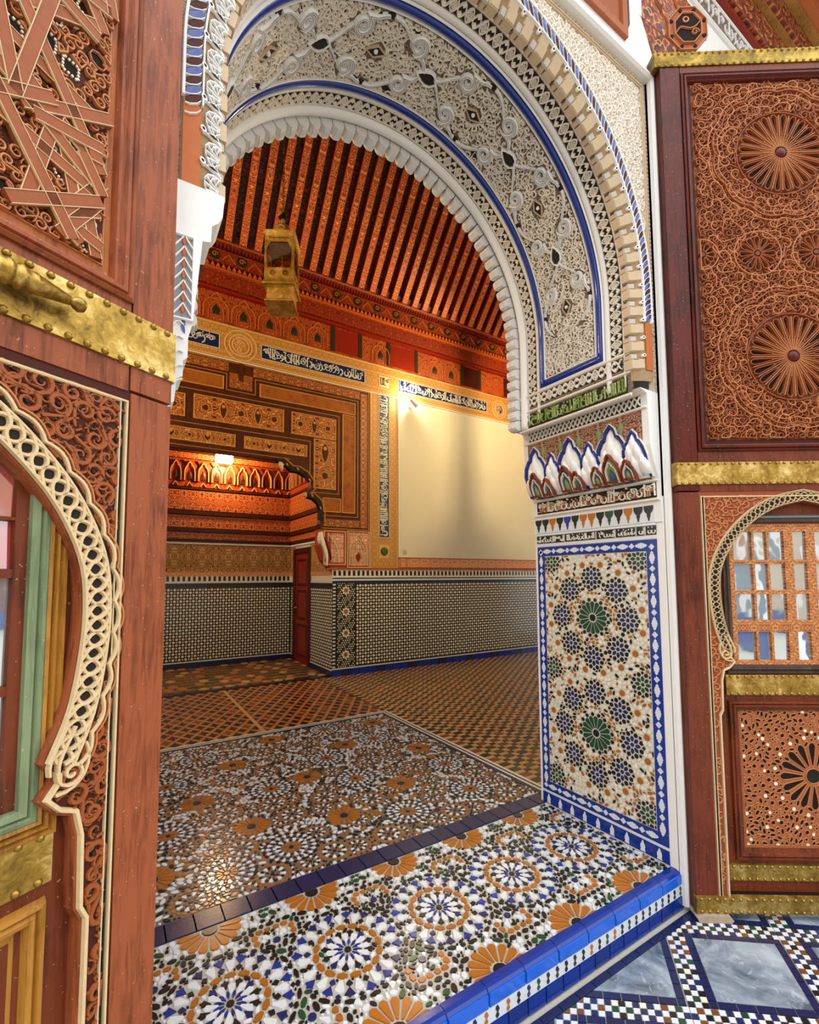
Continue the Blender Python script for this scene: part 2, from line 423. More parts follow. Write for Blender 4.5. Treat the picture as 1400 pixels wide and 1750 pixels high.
M['bulb'] = emit('lit_lamp_glass', '#ffe9c0', 9)
def glassm(name, tint, rough=.02, mirror=.5):
    t = NT(name); t.base(lin(tint)); t.set(Roughness=rough, Metallic=0.0, IOR=1.5)
    gl = t.n('ShaderNodeBsdfGlossy'); gl.inputs[0].default_value = (.95, .97, 1, 1); gl.inputs[1].default_value = rough
    mx = t.n('ShaderNodeMixShader'); mx.inputs[0].default_value = mirror
    t.l(t.p.outputs[0], mx.inputs[1]); t.l(gl.outputs[0], mx.inputs[2])
    n = t.noise(t.obj(), 6, 2); bp = t.n('ShaderNodeBump'); bp.inputs['Strength'].default_value = .08; bp.inputs['Distance'].default_value = .02
    t.l(n, bp.inputs['Height']); t.l(bp.outputs[0], gl.inputs['Normal'])
    t.l(mx.outputs[0], t.t.nodes['Material Output'].inputs[0]); return t.m
M['pane'] = glassm('old_window_glass', '#8fa0a6', .03, .62)
M['p_red'] = glassm('red_glass', '#b53a34', .05, .25); M['p_yel'] = glassm('yellow_glass', '#d89a1e', .05, .25); M['p_vio'] = glassm('violet_glass', '#3a2c6e', .05, .25)
def clear():
    t = NT('lantern_glass'); t.base((.9, .85, .7, 1)); t.set(Roughness=.03)
    tr = t.n('ShaderNodeBsdfTransparent'); tr.inputs[0].default_value = (.92, .86, .70, 1); gl = t.n('ShaderNodeBsdfGlossy'); gl.inputs[1].default_value = .04
    mx = t.n('ShaderNodeMixShader'); mx.inputs[0].default_value = .22; t.l(tr.outputs[0], mx.inputs[1]); t.l(gl.outputs[0], mx.inputs[2])
    t.l(mx.outputs[0], t.t.nodes['Material Output'].inputs[0]); return t.m
M['clear'] = clear()
# painted ornament of the hall
M['gold'] = arab('gold_frieze', ['#8d5f22', '#c48e42', '#dcae64', '#b47e34', '#8a5c20'], 42, 2.5, (.05, .05), .5, .3, 3.1)
M['gold_plain'] = flat('gold_plaster', '#b9853c', .6, .2, 40)
M['beam_paint'] = arab('painted_beam', ['#f0a050', '#a83c10', '#d06a28', '#5e1a08', '#c25a20'], 17, 2.5, (.09, 0), .45, .35, 1.7)
M['beam_dark'] = arab('painted_board', ['#8a3414', '#2c0c06', '#471408', '#140503', '#6a2410'], 14, 3, (.08, 0), .5, .3, 4.7)
M['red_band'] = arab('red_frieze', ['#6e1f0c', '#8a2a10', '#2c1a10', '#a0400f', '#5a1808'], 14, 2.5, (.19, .0), .42, .25, 2.9)
M['red_arch'] = arab('red_arch_frieze', ['#c8702a', '#9a3413', '#5e1a0b', '#b04a1a', '#33150c'], 11, 4, (.17, .0), .42, .25, 7.3)
M['red_plain'] = flat('red_lacquer', '#8f2410', .35, .3, 12)
M['red_dark'] = flat('dark_red_lacquer', '#4a1208', .4, .3, 12)
M['orange_mould'] = flat('orange_moulding', '#d0672a', .45, .25, 30)
M['pan_orn'] = arab('panel_ornament', ['#d99a48', '#9c4a14', '#b8661f', '#3a1a0a', '#a85a1e'], 10, 3.5, (.17, .16), .45, .25, 5.1)
M['pan_orn2'] = arab('panel_ornament_dark', ['#e0a050', '#8a4414', '#2c1208', '#b06a24', '#4a200c'], 15, 3, (.12, .1), .45, .25, 9.1)
M['pan_band'] = arab('panel_band_ornament', ['#c07a2c', '#8a4413', '#a05a1c', '#4e240c', '#a8621e'], 15, 2.5, (.1, .08), .45, .25, 6.2)
M['pan_plain'] = wood('panel_amber_wood', '#9c5a20', '#6b3410', .42, (3, 3, 3), False)
M['pan_frame'] = wood('panel_dark_frame', '#4e2410', '#2c1208', .4, (3, 3, 3), False)
M['pan_line'] = flat('panel_gilt_line', '#cf9448', .45, .2, 40)
M['alc_orn'] = arab('alcove_red_ornament', ['#f2ac5c', '#b8410f', '#d8692a', '#6e1f08', '#c8541c'], 12, 3, (.13, .12), .4, .3, 8.8)
M['alc_red'] = flat('alcove_orange_lacquer', '#c04a1a', .35, .3, 14)
M['alc_gold'] = arab('alcove_gold_carving', ['#e6c286', '#9a682c', '#cc9c54', '#54350f', '#b07e3a'], 12, 4, (.2, .21), .6, .8, 3.7, .004)
M['red_white'] = arab('red_white_plaster', ['#e6d3b4', '#b5482c', '#dcc4a0', '#a53a22', '#e0ccac'], 26, 2.5, (.075, .1), .6, .5, 2.4)
M['rosy'] = arab('rosy_plaster_band', ['#e2b88c', '#bf7448', '#d8a070', '#a85a34', '#cf9264'], 26, 2.5, (.1, .06), .6, .6, 6.6)
M['ivory_wall'] = flat('ivory_wall_plaster', '#d2d2c2', .8, .1, 2.2, 0, .08)
M['lattice'] = arab('lattice_wood_ornament', ['#c98a52', '#a9622f', '#3a1a0e', '#b8733c', '#8a4a24'], 30, 2.5, (.05, .05), .45, .4, 1.1)
M['eave_wood'] = arab('painted_eave', ['#a03c16', '#5e1c0c', '#3a140a', '#c87a34', '#4a1808'], 14, 2.5, (.15, 0), .45, .3, 3.3)
M['eave_floral'] = arab('painted_ceiling_board', ['#d8cfae', '#8c8a66', '#c9bf9c', '#a04c24', '#6d7a52'], 9, 2.5, (.2, .2), .5, .2, 5.5)
M['pvc'] = flat('white_lamp_metal', '#d8d6d0', .4, .05, 20)
M['black'] = flat('black_paint', '#141210', .5, .2, 30)
def sub(*k): return [M[i] for i in k]
ZM = sub('W', 'K', 'N', 'Bl', 'G', 'O', 'BR', 'Wc', 'cobalt', 'azure', 'navyt', 'grey')
W_, K_, N_, L_, G_, O_, R_, C_, CB_, AZ_, NV_, GY_ = range(12)
# ================================================================ floors
ZS = .17                                                     # level of the threshold and of the hall floor
AX, AR = 1.20, .945                                          # arch centre and radius
XL, XR = .085, 2.30                                           # jambs
def hor(z): return lambda u, v, h=0.0: (u, v, z+h)
# ---- courtyard floor of marble squares between tile bands
fr0 = hor(0)
b = B(); sheet(b, fr0, -14, -16, 14, 1.4, 1, 1, -.004)
floor = mk('floor', b, M['grout'], kind='structure', label='courtyard floor of grey marble squares framed by blue and checkered tile bands', cat='floor')
g0 = (2.158, 1.169); da = (.780, -.626); db = (-.755, -.656); LA, LB, BD, CK = .327, .318, .03, .075
PA, PB = LA+2*BD+CK+.004, LB+2*BD+CK+.004
def gp(a, c): return (g0[0]+da[0]*a+db[0]*c, g0[1]+da[1]*a+db[1]*c)
def para(a0, c0, a1, c1): return [gp(a0, c0), gp(a1, c0), gp(a1, c1), gp(a0, c1)]
rr = random.Random(5); slabs, bord, chk = [], [], []
def vis(p, m=60):
    q = px(p); return q is not None and -m < q[0] < IW+m and 700 < q[1] < IH+m
YW = 1.232                                                   # foot of the step
for i in range(-3, 6):
    for j in range(-5, 5):
        a, c = i*PA, j*PB
        if not any(vis((*gp(a+x, c+y), 0), 150) for x in (-.1, .2, .45) for y in (-.1, .2, .45)): continue
        def addp(L, poly, m):
            poly = clip(poly, -5, -5, 9, YW)
            if len(poly) > 2: L.append((poly, m))
        addp(slabs, para(a, c, a+LA, c+LB), 0)
        for t in range(5):                                   # border tiles round the slab
            e = .0012; s0, s1 = a+LA*t/5+e, a+LA*(t+1)/5-e
            addp(bord, para(s0, c-BD, s1, c-e), 0); addp(bord, para(s0, c+LB+e, s1, c+LB+BD), 0)
            s0, s1 = c+LB*t/5+e, c+LB*(t+1)/5-e
            addp(bord, para(a-BD, s0, a-e, s1), 0); addp(bord, para(a+LA+e, s0, a+LA+BD, s1), 0)
        for x in (a-BD, a+LA):
            for y in (c-BD, c+LB): addp(bord, para(x+.001, y+.001, x+BD-.001, y+BD-.001), 0)
        q = CK/3; nA = round(PA/q); nB = round(PB/q)
        for t in range(nA):
            col = rr.choice((1, 1, 2, 2, 4, 6))
            for k in range(3):
                x0 = a-BD-CK+t*PA/nA; y0 = c-BD-CK+k*q
                addp(chk, para(x0+.001, y0+.001, x0+PA/nA-.001, y0+q-.001), col if (t+k) % 2 else (0 if rr.random() < .85 else 7))
        for t in range(3, nB):
            col = rr.choice((1, 1, 2, 2, 4, 6))
            for k in range(3):
                y0 = c-BD-CK+t*PB/nB; x0 = a-BD-CK+k*q
                addp(chk, para(x0+.001, y0+.001, x0+q-.001, y0+PB/nB-.001), col if (t+k) % 2 else (0 if rr.random() < .85 else 7))
pieces(floor, 'marble_slab', fr0, slabs, -.004, .001, [M['marble']], 40, .001)
pieces(floor, 'border_tile', fr0, bord, -.004, .0006, [M['navyt']], 300, .0008, .0004)
pieces(floor, 'checker_tile', fr0, chk, -.004, .0006, ZM, 300, .0008, .0004)

ft = [(rect(XLf+i*.094+.001, 1.234, XLf+(i+1)*.094-.001, 1.264), 0) for XLf in (.1,) for i in range(24)]
pieces(floor, 'border_tile', fr0, ft, -.004, .0006, [M['navyt']], 60, .0008)
# ---- threshold step
b = B(); box(b, XL, 1.30, 0, XR+.03, 2.215, ZS-.004)
step = mk('threshold_step', b, glaze('zellige_joint_ground', '#b4b0a6', .35, 0), kind='structure', label='raised threshold step of star-patterned zellige with a blue tiled front edge', cat='step')
frS = hor(ZS)
z = Zel(XL+.02, 1.332, XR-.012, 2.093, .0022)
cxs = [.371+.4175*k for k in range(-1, 6)]
def daisy(z, x, y, s=1.0, n=16):
    z.put(ngon(x, y, .030*s, 10), K_)
    z.ring(x, y, n, .037*s, .118*s, .033*s*16/n, 'blunt', O_)
def blue_ros(z, x, y, s=1.0, n=16):
    z.put(ngon(x, y, .0145*s, 8), K_)
    z.ring(x, y, 12, .0175*s, .054*s, .014*s, 'kite', (L_, N_), 0, .3); z.ring(x, y, 12, .035*s, .084*s, .029*s, 'pet', W_, .5, .45)
    z.ring(x, y, 12, .060*s, .102*s, .028*s, 'arrow', (K_, N_, K_), 0, .5)
    z.ring(x, y, n, .104*s, .131*s, .040*s, 'hex', O_, .5)
    z.ring(x, y, n, .133*s, .162*s, .026*s, 'kite', (K_, N_, K_), 0, .3); z.ring(x, y, n, .136*s, .188*s, .036*s, 'pet', W_, .5, .35)
    z.ring(x, y, n, .163*s, .206*s, .040*s, 'arrow', (L_, L_, N_), 0, .35); z.ring(x, y, n, .190*s, .208*s, .022*s, 'kite', (N_, K_), .5, .3)
    z.ring(x, y, n, .210*s, .230*s, .040*s, 'hex', K_, 0, .25); z.ring(x, y, n, .206*s, .226*s, .024*s, 'hex', K_, .5, .25)
def square_ros(z, x, y, s=1.0):
    z.put(ngon(x, y, .017*s, 8), N_)
    z.ring(x, y, 4, .024*s, .068*s, .026*s, 'pet', W_, .5); z.ring(x, y, 4, .026*s, .05*s, .014*s, 'kite', K_, 0)
    h = .076*s
    for k in range(4):
        a = k*pi/2; u, v = (cos(a), sin(a)), (-sin(a), cos(a))
        for t, w, m in ((-.052, .03, O_), (-.018, .026, O_), (.018, .026, O_), (.052, .03, O_)):
            p = (x+u[0]*h+v[0]*t*s, y+u[1]*h+v[1]*t*s)
            z.put([(p[0]+u[0]*d*s+v[0]*e*s, p[1]+u[1]*d*s+v[1]*e*s) for d, e in ((-.014, 0), (-.005, w/2), (.009, w/2), (.014, 0), (.009, -w/2), (-.005, -w/2))], m)
    h = .107*s
    for k in range(4):
        a = k*pi/2; u, v = (cos(a), sin(a)), (-sin(a), cos(a))
        for t, w in ((-.107, .02), (-.071, .038), (-.036, .022), (0, .038), (.036, .022), (.071, .038)):
            p = (x+u[0]*h+v[0]*t*s, y+u[1]*h+v[1]*t*s); r = .012*s
            z.put([(p[0]+u[0]*d+v[0]*e, p[1]+u[1]*d+v[1]*e) for d, e in ((-r, 0), (-r*.6, w*.36*s), (0, w*.5*s), (r*.6, w*.36*s), (r, 0), (r*.6, -w*.36*s), (0, -w*.5*s), (-r*.6, -w*.36*s))], K_)
for x in cxs:
    for y in (2.08, 1.325): daisy(z, x, y)
for x in cxs: blue_ros(z, x, 1.70)
for x in cxs:
    for y in (1.89, 1.512): square_ros(z, x+.2085, y, .93)
for x in cxs:
    for y in (2.08, 1.325):
        z.ring(x, y, 16, .122, .146, .030, 'hex', W_, 0); z.ring(x, y, 16, .149, .166, .016, 'hex', K_, .5); z.ring(x, y, 16, .150, .182, .028, 'pet', W_, 0)
        z.ring(x, y, 20, .186, .222, .025, 'alm', G_, .5); z.ring(x, y, 20, .186, .21, .016, 'hex', (G_, K_), 0)
z.fill(.021, (G_, K_, K_, G_), 60000, 2, 'alm'); z.fill(.015, (G_, K_, W_, K_, G_, W_), 60000, 12, 'alm'); z.fill(.0095, (W_, W_, K_, W_), 60000, 3); z.fill(.006, (W_, W_, K_), 60000, 31)
pieces(step, 'tile', frS, z.items, -.004, .0008, ZM, 300, .0008, .0003, .0009)
# nosing and riser
RT2 = glaze('deep_cobalt_tile', '#15307c', .18, .2)
frR = plane((0, 1.285, 0), (1, 0, 0), (0, 0, 1), (0, -1, 0))
n = 13; wN = (XR+.012-XL)/n
for i in range(n):
    x0, x1 = XL+i*wN+.0015, XL+(i+1)*wN-.0015
    b = B()
    P = [(1.331, ZS-.01), (1.331, ZS+.001), (1.306, ZS+.0015), (1.295, ZS-.003), (1.288, ZS-.012), (1.30, ZS-.014)]
    b.add([(x0, y, zz) for y, zz in P]+[(x1, y, zz) for y, zz in P], [(0, 1, 2, 3, 4, 5), (6, 7, 8, 9, 10, 11)]+[(k, k+1, k+7, k+6) for k in range(5)])
    mk('nosing_tile', b, M['cobalt'], step)
    b = B(); slab(b, frR, x0, .112, x1, ZS-.012, -.015, .002+.0006*(i % 3), 0, .003); mk('riser_tile', b, M['azure'], step)
n = 24; wN = (XR+.012-XL)/n
for i in range(n):
    x0, x1 = XL+i*wN+.0012, XL+(i+1)*wN-.0012
    b = B(); slab(b, frR, x0, .002, x1, .062, -.015, .002, 0, .002); mk('riser_tile', b, M['cobalt'] if i % 5 != 2 else RT2, step)
b = B(); slab(b, frR, XL, .064, XR+.012, .111, -.015, .0008); mk('zigzag_ground', b, M['W'], step)
zz = []
n = 45; wN = (XR+.012-XL)/n
for i in range(n):
    x = XL+(i+.5)*wN; q = .0085
    p = [(x-.002, .067), (x+q*.9, .075), (x+q*.3, .086), (x+q*1.1, .096), (x+q*.3, .108), (x-q*.8, .106), (x-q, .098), (x-q*.2, .088), (x-q*1.1, .078), (x-q*.6, .069)]
    zz.append((p, rr.choice((K_, K_, K_, G_, O_, N_))))
pieces(step, 'zigzag_tile', frR, zz, 0, .003, ZM, 300, .0008)

# ---- hall floor
b = B(); sheet(b, hor(ZS-.004), -4, 2.1, 9, 6.24); sheet(b, hor(ZS-.004), -4, 6.24, 2.66, 8.2)
hall = mk('floor_hall', b, flat('sand_bedding', '#8f6a3e', .6, .2, 50), kind='structure', label='hall floor with a star-patterned zellige field and brown checkered surround', cat='floor')
wN = .1065
st = [(rect(-.1+i*wN+.0015, 2.1, -.1+(i+1)*wN-.0015, 2.21), 0) for i in range(24)]
pieces(hall, 'strip_tile', frS, st, -.004, .0012, [M['navyt']], 60, .002, .0006)
CX1, CY1 = 2.362, 4.295
z = Zel(-.05, 2.216, CX1, CY1, .0028)
def ring_ros(z, x, y, s=1.0):
    z.put(ngon(x, y, .013*s, 8), K_); z.ring(x, y, 8, .018*s, .042*s, .014*s, 'kite', (O_, K_)); z.ring(x, y, 8, .04*s, .075*s, .026*s, 'pet', W_, .5, .3)
    z.ring(x, y, 8, .05*s, .074*s, .02*s, 'hex', K_, 0); z.ring(x, y, 16, .078*s, .1*s, .026*s, 'hex', O_, 0)
    z.ring(x, y, 16, .104*s, .122*s, .018*s, 'hex', K_, .5)
def white_ros(z, x, y, s=1.0):
    z.put(ngon(x, y, .016*s, 8), K_); z.ring(x, y, 12, .022*s, .058*s, .018*s, 'pet', O_, 0); z.ring(x, y, 12, .06*s, .088*s, .018*s, 'arrow', K_, .5)
    z.ring(x, y, 12, .062*s, .1*s, .028*s, 'pet', W_, 0, .2); z.ring(x, y, 20, .102*s, .130*s, .022*s, 'kite', (K_, N_), .5, .3); z.ring(x, y, 20, .116*s, .150*s, .026*s, 'pet', W_, 0, .35)
    z.ring(x, y, 20, .142*s, .170*s, .028*s, 'hex', K_, .5, .3)
dz = [(1.195, 3.255), (1.188, 2.622), (.703, 2.788), (.489, 3.251), (1.689, 2.813), (1.682, 3.695), (.80, 3.75), (1.2, 4.15), (.2, 2.55), (2.15, 3.3), (2.15, 4.1), (.1, 3.6)]
for x, y in dz: z.put(ngon(x, y, .026, 10), K_); z.ring(x, y, 16, .032, .098, .028, 'blunt', O_)
wh = [(.826, 2.471), (1.527, 2.463), (2.032, 2.498), (1.683, 4.16), (.30, 2.93), (1.47, 3.05), (2.14, 2.92), (.93, 3.2), (1.44, 3.5), (.5, 2.42), (1.95, 3.7), (.6, 4.0), (.35, 3.6)]
for x, y in wh: white_ros(z, x, y, .86)
for x, y in [(.604, 2.60), (.94, 2.80), (1.42, 2.72), (1.0, 2.32), (1.31, 2.31), (1.77, 2.32), (2.2, 2.33), (.68, 2.30), (1.83, 2.62), (2.22, 2.66), (1.18, 2.90), (1.92, 3.0), (.62, 3.02), (.88, 2.98), (.98, 3.5), (1.7, 3.3), (1.9, 3.35), (.7, 3.5), (1.95, 4.05), (1.45, 3.9), (1.05, 3.9), (.25, 3.25), (.33, 2.3)]:
    ring_ros(z, x, y, .85)
for i in range(-1, 10):
    for j in range(0, 9): ring_ros(z, .1+i*.255+(j % 2)*.12, 2.3+j*.235, .68)
z.fill(.020, (W_, W_, K_, W_, O_, W_, K_), 90000, 4, 'alm', .0025); z.fill(.0135, (W_, K_, O_, W_, K_, W_), 90000, 5, 'alm', .0025); z.fill(.0085, (W_, K_, W_), 90000, 6, 'hex', .0025)
b = B(); sheet(b, hor(ZS-.0025), -.3, 2.212, CX1, CY1); mk('field_ground', b, glaze('dark_joint_ground', '#6b6259', .35, .1), hall)
pieces(hall, 'tile', frS, z.items, -.004, .0008, ZM, 300, .0008, .0003, .001)
# border lines of the field
for k, (o0, o1, m) in enumerate(((0, .03, 'navyt'), (.032, .05, 'Wc'), (.052, .066, 'K'), (.068, .092, 'Wc'))):
    b = B(); slab(b, frS, CX1+o0, 2.212, CX1+o1, CY1+o1, -.004, .0014); slab(b, frS, -1.5, CY1+o0, CX1+o0, CY1+o1, -.004, .0014)
    mk('border_strip', b, M[m], hall)
def brown(u0, v0, u1, v1, wu, wv):
    out = []; rq = random.Random(9); v = v0; j = 0
    while v < v1:
        hv = wv[j % 2]; u = u0; i = 0
        while u < u1:
            hu = wu[i % 2]; e = .0022
            m = {(0, 0): rq.choice((1, 1, 6, 6, 4)), (1, 0): 7, (0, 1): 7, (1, 1): 1}[(i % 2, j % 2)]
            p = clip(rect(u+e, v+e, min(u+hu-e, u1), min(v+hv-e, v1)), u0, v0, u1, v1)
            if len(p) > 2: out.append((p, m))
            u += hu; i += 1
        v += hv; j += 1
    return out
ZT = list(ZM); ZT[7] = glaze('tan_floor_tile', '#cf9f62', .28, .25); ZT[6] = glaze('umber_floor_tile', '#7a4619', .25, .4); ZT[1] = M['K']; ZT[4] = glaze('olive_floor_tile', '#39401f', .25, .3); ZT[5] = glaze('rust_floor_tile', '#c07030', .28, .25)
P_ = brown(CX1+.094, 2.216, 7.4, 6.236, (.088, .056), (.062, .044))
pieces(hall, 'checker_tile', frS, P_, -.004, .0008, ZT, 300, .001, .0003)
loz = []
rq = random.Random(4)
def lozenges(u0, v0, u1, v1):
    j = 0; v = v0+.04
    while v < v1+.05:
        u = u0+(.062 if j % 2 else 0)
        while u < u1+.05:
            p = clip([(u-.047, v), (u-.018, v+.03), (u, v+.078), (u+.018, v+.03), (u+.047, v), (u+.018, v-.03), (u, v-.078), (u-.018, v-.03)], u0, v0, u1, v1)
            if len(p) > 2: loz.append((p, rq.choice((1, 1, 1, 6))))
            for s_ in (-1, 1):
                p = clip([(u+.062-.016, v+s_*.03), (u+.062, v+s_*.03+.03), (u+.062+.016, v+s_*.03), (u+.062, v+s_*.03-.026)], u0, v0, u1, v1)
                if len(p) > 2 and j % 2 == 0: loz.append((p, 7))
            u += .124
        v += .098; j += 1
lozenges(-1, CY1+.1, 1.185, 6.236); lozenges(1.225, CY1+.1, CX1+.09, 6.236)
pieces(hall, 'lozenge_tile', frS, loz, -.004, .0008, ZT, 200, .001)
b = B(); slab(b, frS, -1, CY1+.094, 2.4, 6.236, -.004, -.0012); mk('lozenge_ground', b, ZT[5], hall)
b = B(); slab(b, frS, 1.188, CY1+.094, 1.222, 6.236, -.004, .0015); mk('border_strip', b, ZT[7], hall)
# recess floor
n = 20
st = [(rect(-1+i*.183+.002, 6.24, -1+(i+1)*.183-.002, 6.35), 0) for i in range(n)]
pieces(hall, 'strip_tile', frS, st, -.004, .012, [M['K']], 40, .002)
al = []; rq = random.Random(8)
for i in range(24):
    for j in range(10):
        cx, cy = -1+i*.155+(j % 2)*.077, 6.44+j*.178
        al.append((clip([(cx-.074, cy), (cx, cy+.082), (cx+.074, cy), (cx, cy-.082)], -1, 6.36, 2.64, 8.1), rq.choice((6, 5, 4, 6, 7))))
        al.append((clip(ngon(cx+.077, cy, .03, 4), -1, 6.36, 2.64, 8.1), 1))
pieces(hall, 'recess_tile', frS, [a for a in al if len(a[0]) > 2], -.004, .001, ZT, 120, .001)
# ================================================================ front wall and arch
ZI, ZC = 2.46, 2.97                                          # impost, arch centre
S1 = ZC-ZI; S2 = S1+pi*AR; ST = S2+S1
LW_ = .038                                                   # the left haunch stands a little wider
def frA(u, v, h=0.0):
    """soffit: u along the arch from the right impost, v = depth Y, h towards the opening"""
    if u < S1: return (AX+AR-h, v, ZI+u)
    if u > S2: return (AX-AR+h-LW_, v, ZI+ST-u)
    a = (u-S1)/AR; return (AX+(AR-h)*cos(a)-LW_*max(0, -cos(a)), v, ZC+(AR-h)*sin(a))
def frC(u, v, h=0.0):
    """chamfered front edge: v 0..1 from the soffit out to the wall face"""
    r = AR-.008+.098*v; y = 1.337-.047*sin(min(1, max(0, v))*pi/2)-h
    if u < S1: return (AX+r, y, ZI+u)
    if u > S2: return (AX-r-LW_, y, ZI+ST-u)
    a = (u-S1)/AR; return (AX+r*cos(a)-LW_*max(0, -cos(a)), y, ZC+r*sin(a))
YF, YB = 1.29, 2.135
XM0, XM1, ZM1 = .105, XR, 4.14                            # spandrel field
def radial(rad, y, xm0, xm1, zt, b, fr=None, nu=64):
    us = [S1*i/4 for i in range(4)]+[S1+pi*AR*i/nu for i in range(nu+1)]+[S2+S1*(i+1)/4 for i in range(4)]
    for c in ((xm1, zt), (xm0, zt)): us.append(S1+AR*math.atan2(c[1]-ZC, c[0]-AX))
    us.sort(); inn, out = [], []
    for u in us:
        if u <= S1: inn.append((AX+rad, ZI+u)); out.append((xm1, ZI+u))
        elif u >= S2: inn.append((AX-rad-LW_, ZI+ST-u)); out.append((xm0, ZI+ST-u))
        else:
            a = (u-S1)/AR; dx, dz = cos(a), sin(a); t = 1e9
            if dx > 1e-6: t = min(t, (xm1-AX)/dx)
            if dx < -1e-6: t = min(t, (xm0-AX)/dx)
            if dz > 1e-6: t = min(t, (zt-ZC)/dz)
            inn.append((AX+rad*dx-LW_*max(0, -dx), ZC+rad*dz)); out.append((AX+t*dx, ZC+t*dz))
    n = len(us); pts = [(x, y, z_) for x, z_ in inn]+[(x, y, z_) for x, z_ in out]
    b.add(pts, [(i, i+1, n+i+1, n+i) for i in range(n-1)], 0, inn+out)
b = B()
box(b, XR, YF, 0, 9.0, YB, 8.2); box(b, -4.2, YF, 0, XL, YB, 8.2); box(b, XL, YF, ZM1+.01, XR, YB, 8.2)
wallf = mk('wall_front', b, M['plaster'], kind='structure', label='white plastered front wall that holds the great arch and carved spandrels', cat='wall')
b = B(); radial(AR+.012, YB-.001, XM0, XM1, ZM1+.02, b); mk('inner_face', b, M['plaster'], wallf)
b = B(); radial(AR+.085, YF+.012, XM0, XM1, ZM1+.02, b); mk('spandrel_ground', b, M['spandrel'], wallf)
frF = plane((0, YF+.012, 0), (1, 0, 0), (0, 0, 1), (0, -1, 0))
def in_sp(x, zz):
    if not (XM0+.05 < x < XM1-.05 and ZI+.5 < zz < ZM1-.05): return False
    return hyp(x-AX, zz-ZC) > AR+.13
b = B(); arabesque(b, frF, in_sp, (XM0, ZC, XM1, ZM1), .022, .007, 0, .006, 3, 0, 0, None, True); mk('spandrel_carving', b, M['stucco'], wallf, kind='stuff')
b = B()
for o, w_ in ((.03, .012), (.048, .006)):
    ribbon(b, frF, [(XM1-o, ZC-.2), (XM1-o, ZM1-o), (XM0+o, ZM1-o), (XM0+o, ZC-.2)], w_, 0, .008)
pth = [(AX+(AR+.108)*cos(pi*i/60), ZC+(AR+.108)*sin(pi*i/60)) for i in range(61)]
pth = [(AX+AR+.108, ZC-.3)]+pth
ribbon(b, frF, [(min(max(x, XM0+.01), XM1-.01), zz) for x, zz in pth], .012, 0, .009)
mk('spandrel_fillet', b, M['tan'], wallf)
b = B(); bp = []
for i in range(52): bp.append((XM1-.016, ZC-.2+i*.0225))
for i in range(95): bp.append((XM1-.03-i*.0225, ZM1-.016))
for x, zz in bp: prism(b, frF, ngon(x, zz, .008, 6), 0, .008, 0, .003)
mk('spandrel_beads', b, M['tan'], wallf, kind='stuff')
# white frame moulding
b = B()
sweep(b, plane((0, YF, 0), (1, 0, 0), (0, 0, 1), (0, -1, 0)), [(XM1+.022, ZS-.15), (XM1+.022, ZM1+.022), (XM0-.022, ZM1+.022), (XM0-.022, 0)], [(.022, -.02), (.022, .02), (.012, .032), (-.008, .028), (-.022, .012), (-.022, -.02)])
mk('trim_1', b, M['plaster'], kind='structure', label='white square-edged moulding framing the carved spandrel', cat='moulding')
# blind niche above the moulding
b = B(); fN = plane((0, YF, 0), (1, 0, 0), (0, 0, 1), (0, -1, 0))
slab(b, fN, 1.62, 4.30, 2.085, 5.2, -.01, .004)
nich = mk('window_1', b, M['carve'], kind='structure', label='blind window with stone-coloured frame high above the arch corner', cat='window')
b = B(); sweep(b, fN, [(1.60, 5.2), (1.60, 4.285), (2.10, 4.285), (2.10, 5.2)], [(-.02, 0), (-.02, .02), (.02, .02), (.02, 0)]); mk('window_frame', b, M['rose_wood'], nich)
b = B(); ribbon(b, fN, [(2.135, 5.2), (2.135, 4.36), (2.12, 4.33)], .035, 0, .015); mk('shutter_edge', b, M['wood_grey'], nich)

# ---- soffit
b = B(); sheet(b, frA, 0.0, 1.33, ST-.1, YB, 110, 1)
sof = mk('arch_soffit', b, M['stucco_bg'], kind='structure', label='underside of the great arch with white scrolls and blue tile borders', cat='arch')
V0, V1, U0, U1 = 1.54, 1.875, .25, ST-.25
def dense(p, d=.035):
    o = []
    for i in range(len(p)-1):
        n = max(1, int(hyp(p[i+1][0]-p[i][0], p[i+1][1]-p[i][1])/d)); o += [(p[i][0]+(p[i+1][0]-p[i][0])*k/n, p[i][1]+(p[i+1][1]-p[i][1])*k/n) for k in range(n)]
    return o+[p[-1]]
for a, c in ((1.507, 1.902),):
    b = B(); P = dense([(U0-.018, a), (U1+.018, a), (U1+.018, c), (U0-.018, c), (U0-.018, a)])[:-1]
    sweep(b, frA, P, roundp(.036, -.002, .016), 0, True); mk('blue_border', b, M['cobalt'], sof, smooth=True)
b = B()
for e in (.024, -.024):
    P = dense([(U0-.018+e, 1.507+e), (U1+.018-e, 1.507+e), (U1+.018-e, 1.902-e), (U0-.018+e, 1.902-e), (U0-.018+e, 1.507+e)])[:-1]
    ribbon(b, frA, P, .007, -.002, .012, 0, True)
mk('white_line', b, M['stucco_w'], sof)
def fillet(v, w_, h, mat, name='fillet', u0=0.03, u1=None, smooth=True):
    b = B(); sweep(b, frA, dense([(u0, v), (u1 or ST-max(.11, u0), v)]), roundp(w_, -.004, h)); mk(name, b, M[mat], sof, smooth=smooth)
fillet(1.462, .034, .008, 'plaster'); fillet(1.938, .024, .007, 'stucco'); fillet(2.052, .058, .02, 'stucco_w', 'white_moulding', 0.0)
fillet(1.372, .012, .006, 'stucco'); fillet(2.016, .01, .006, 'stucco')
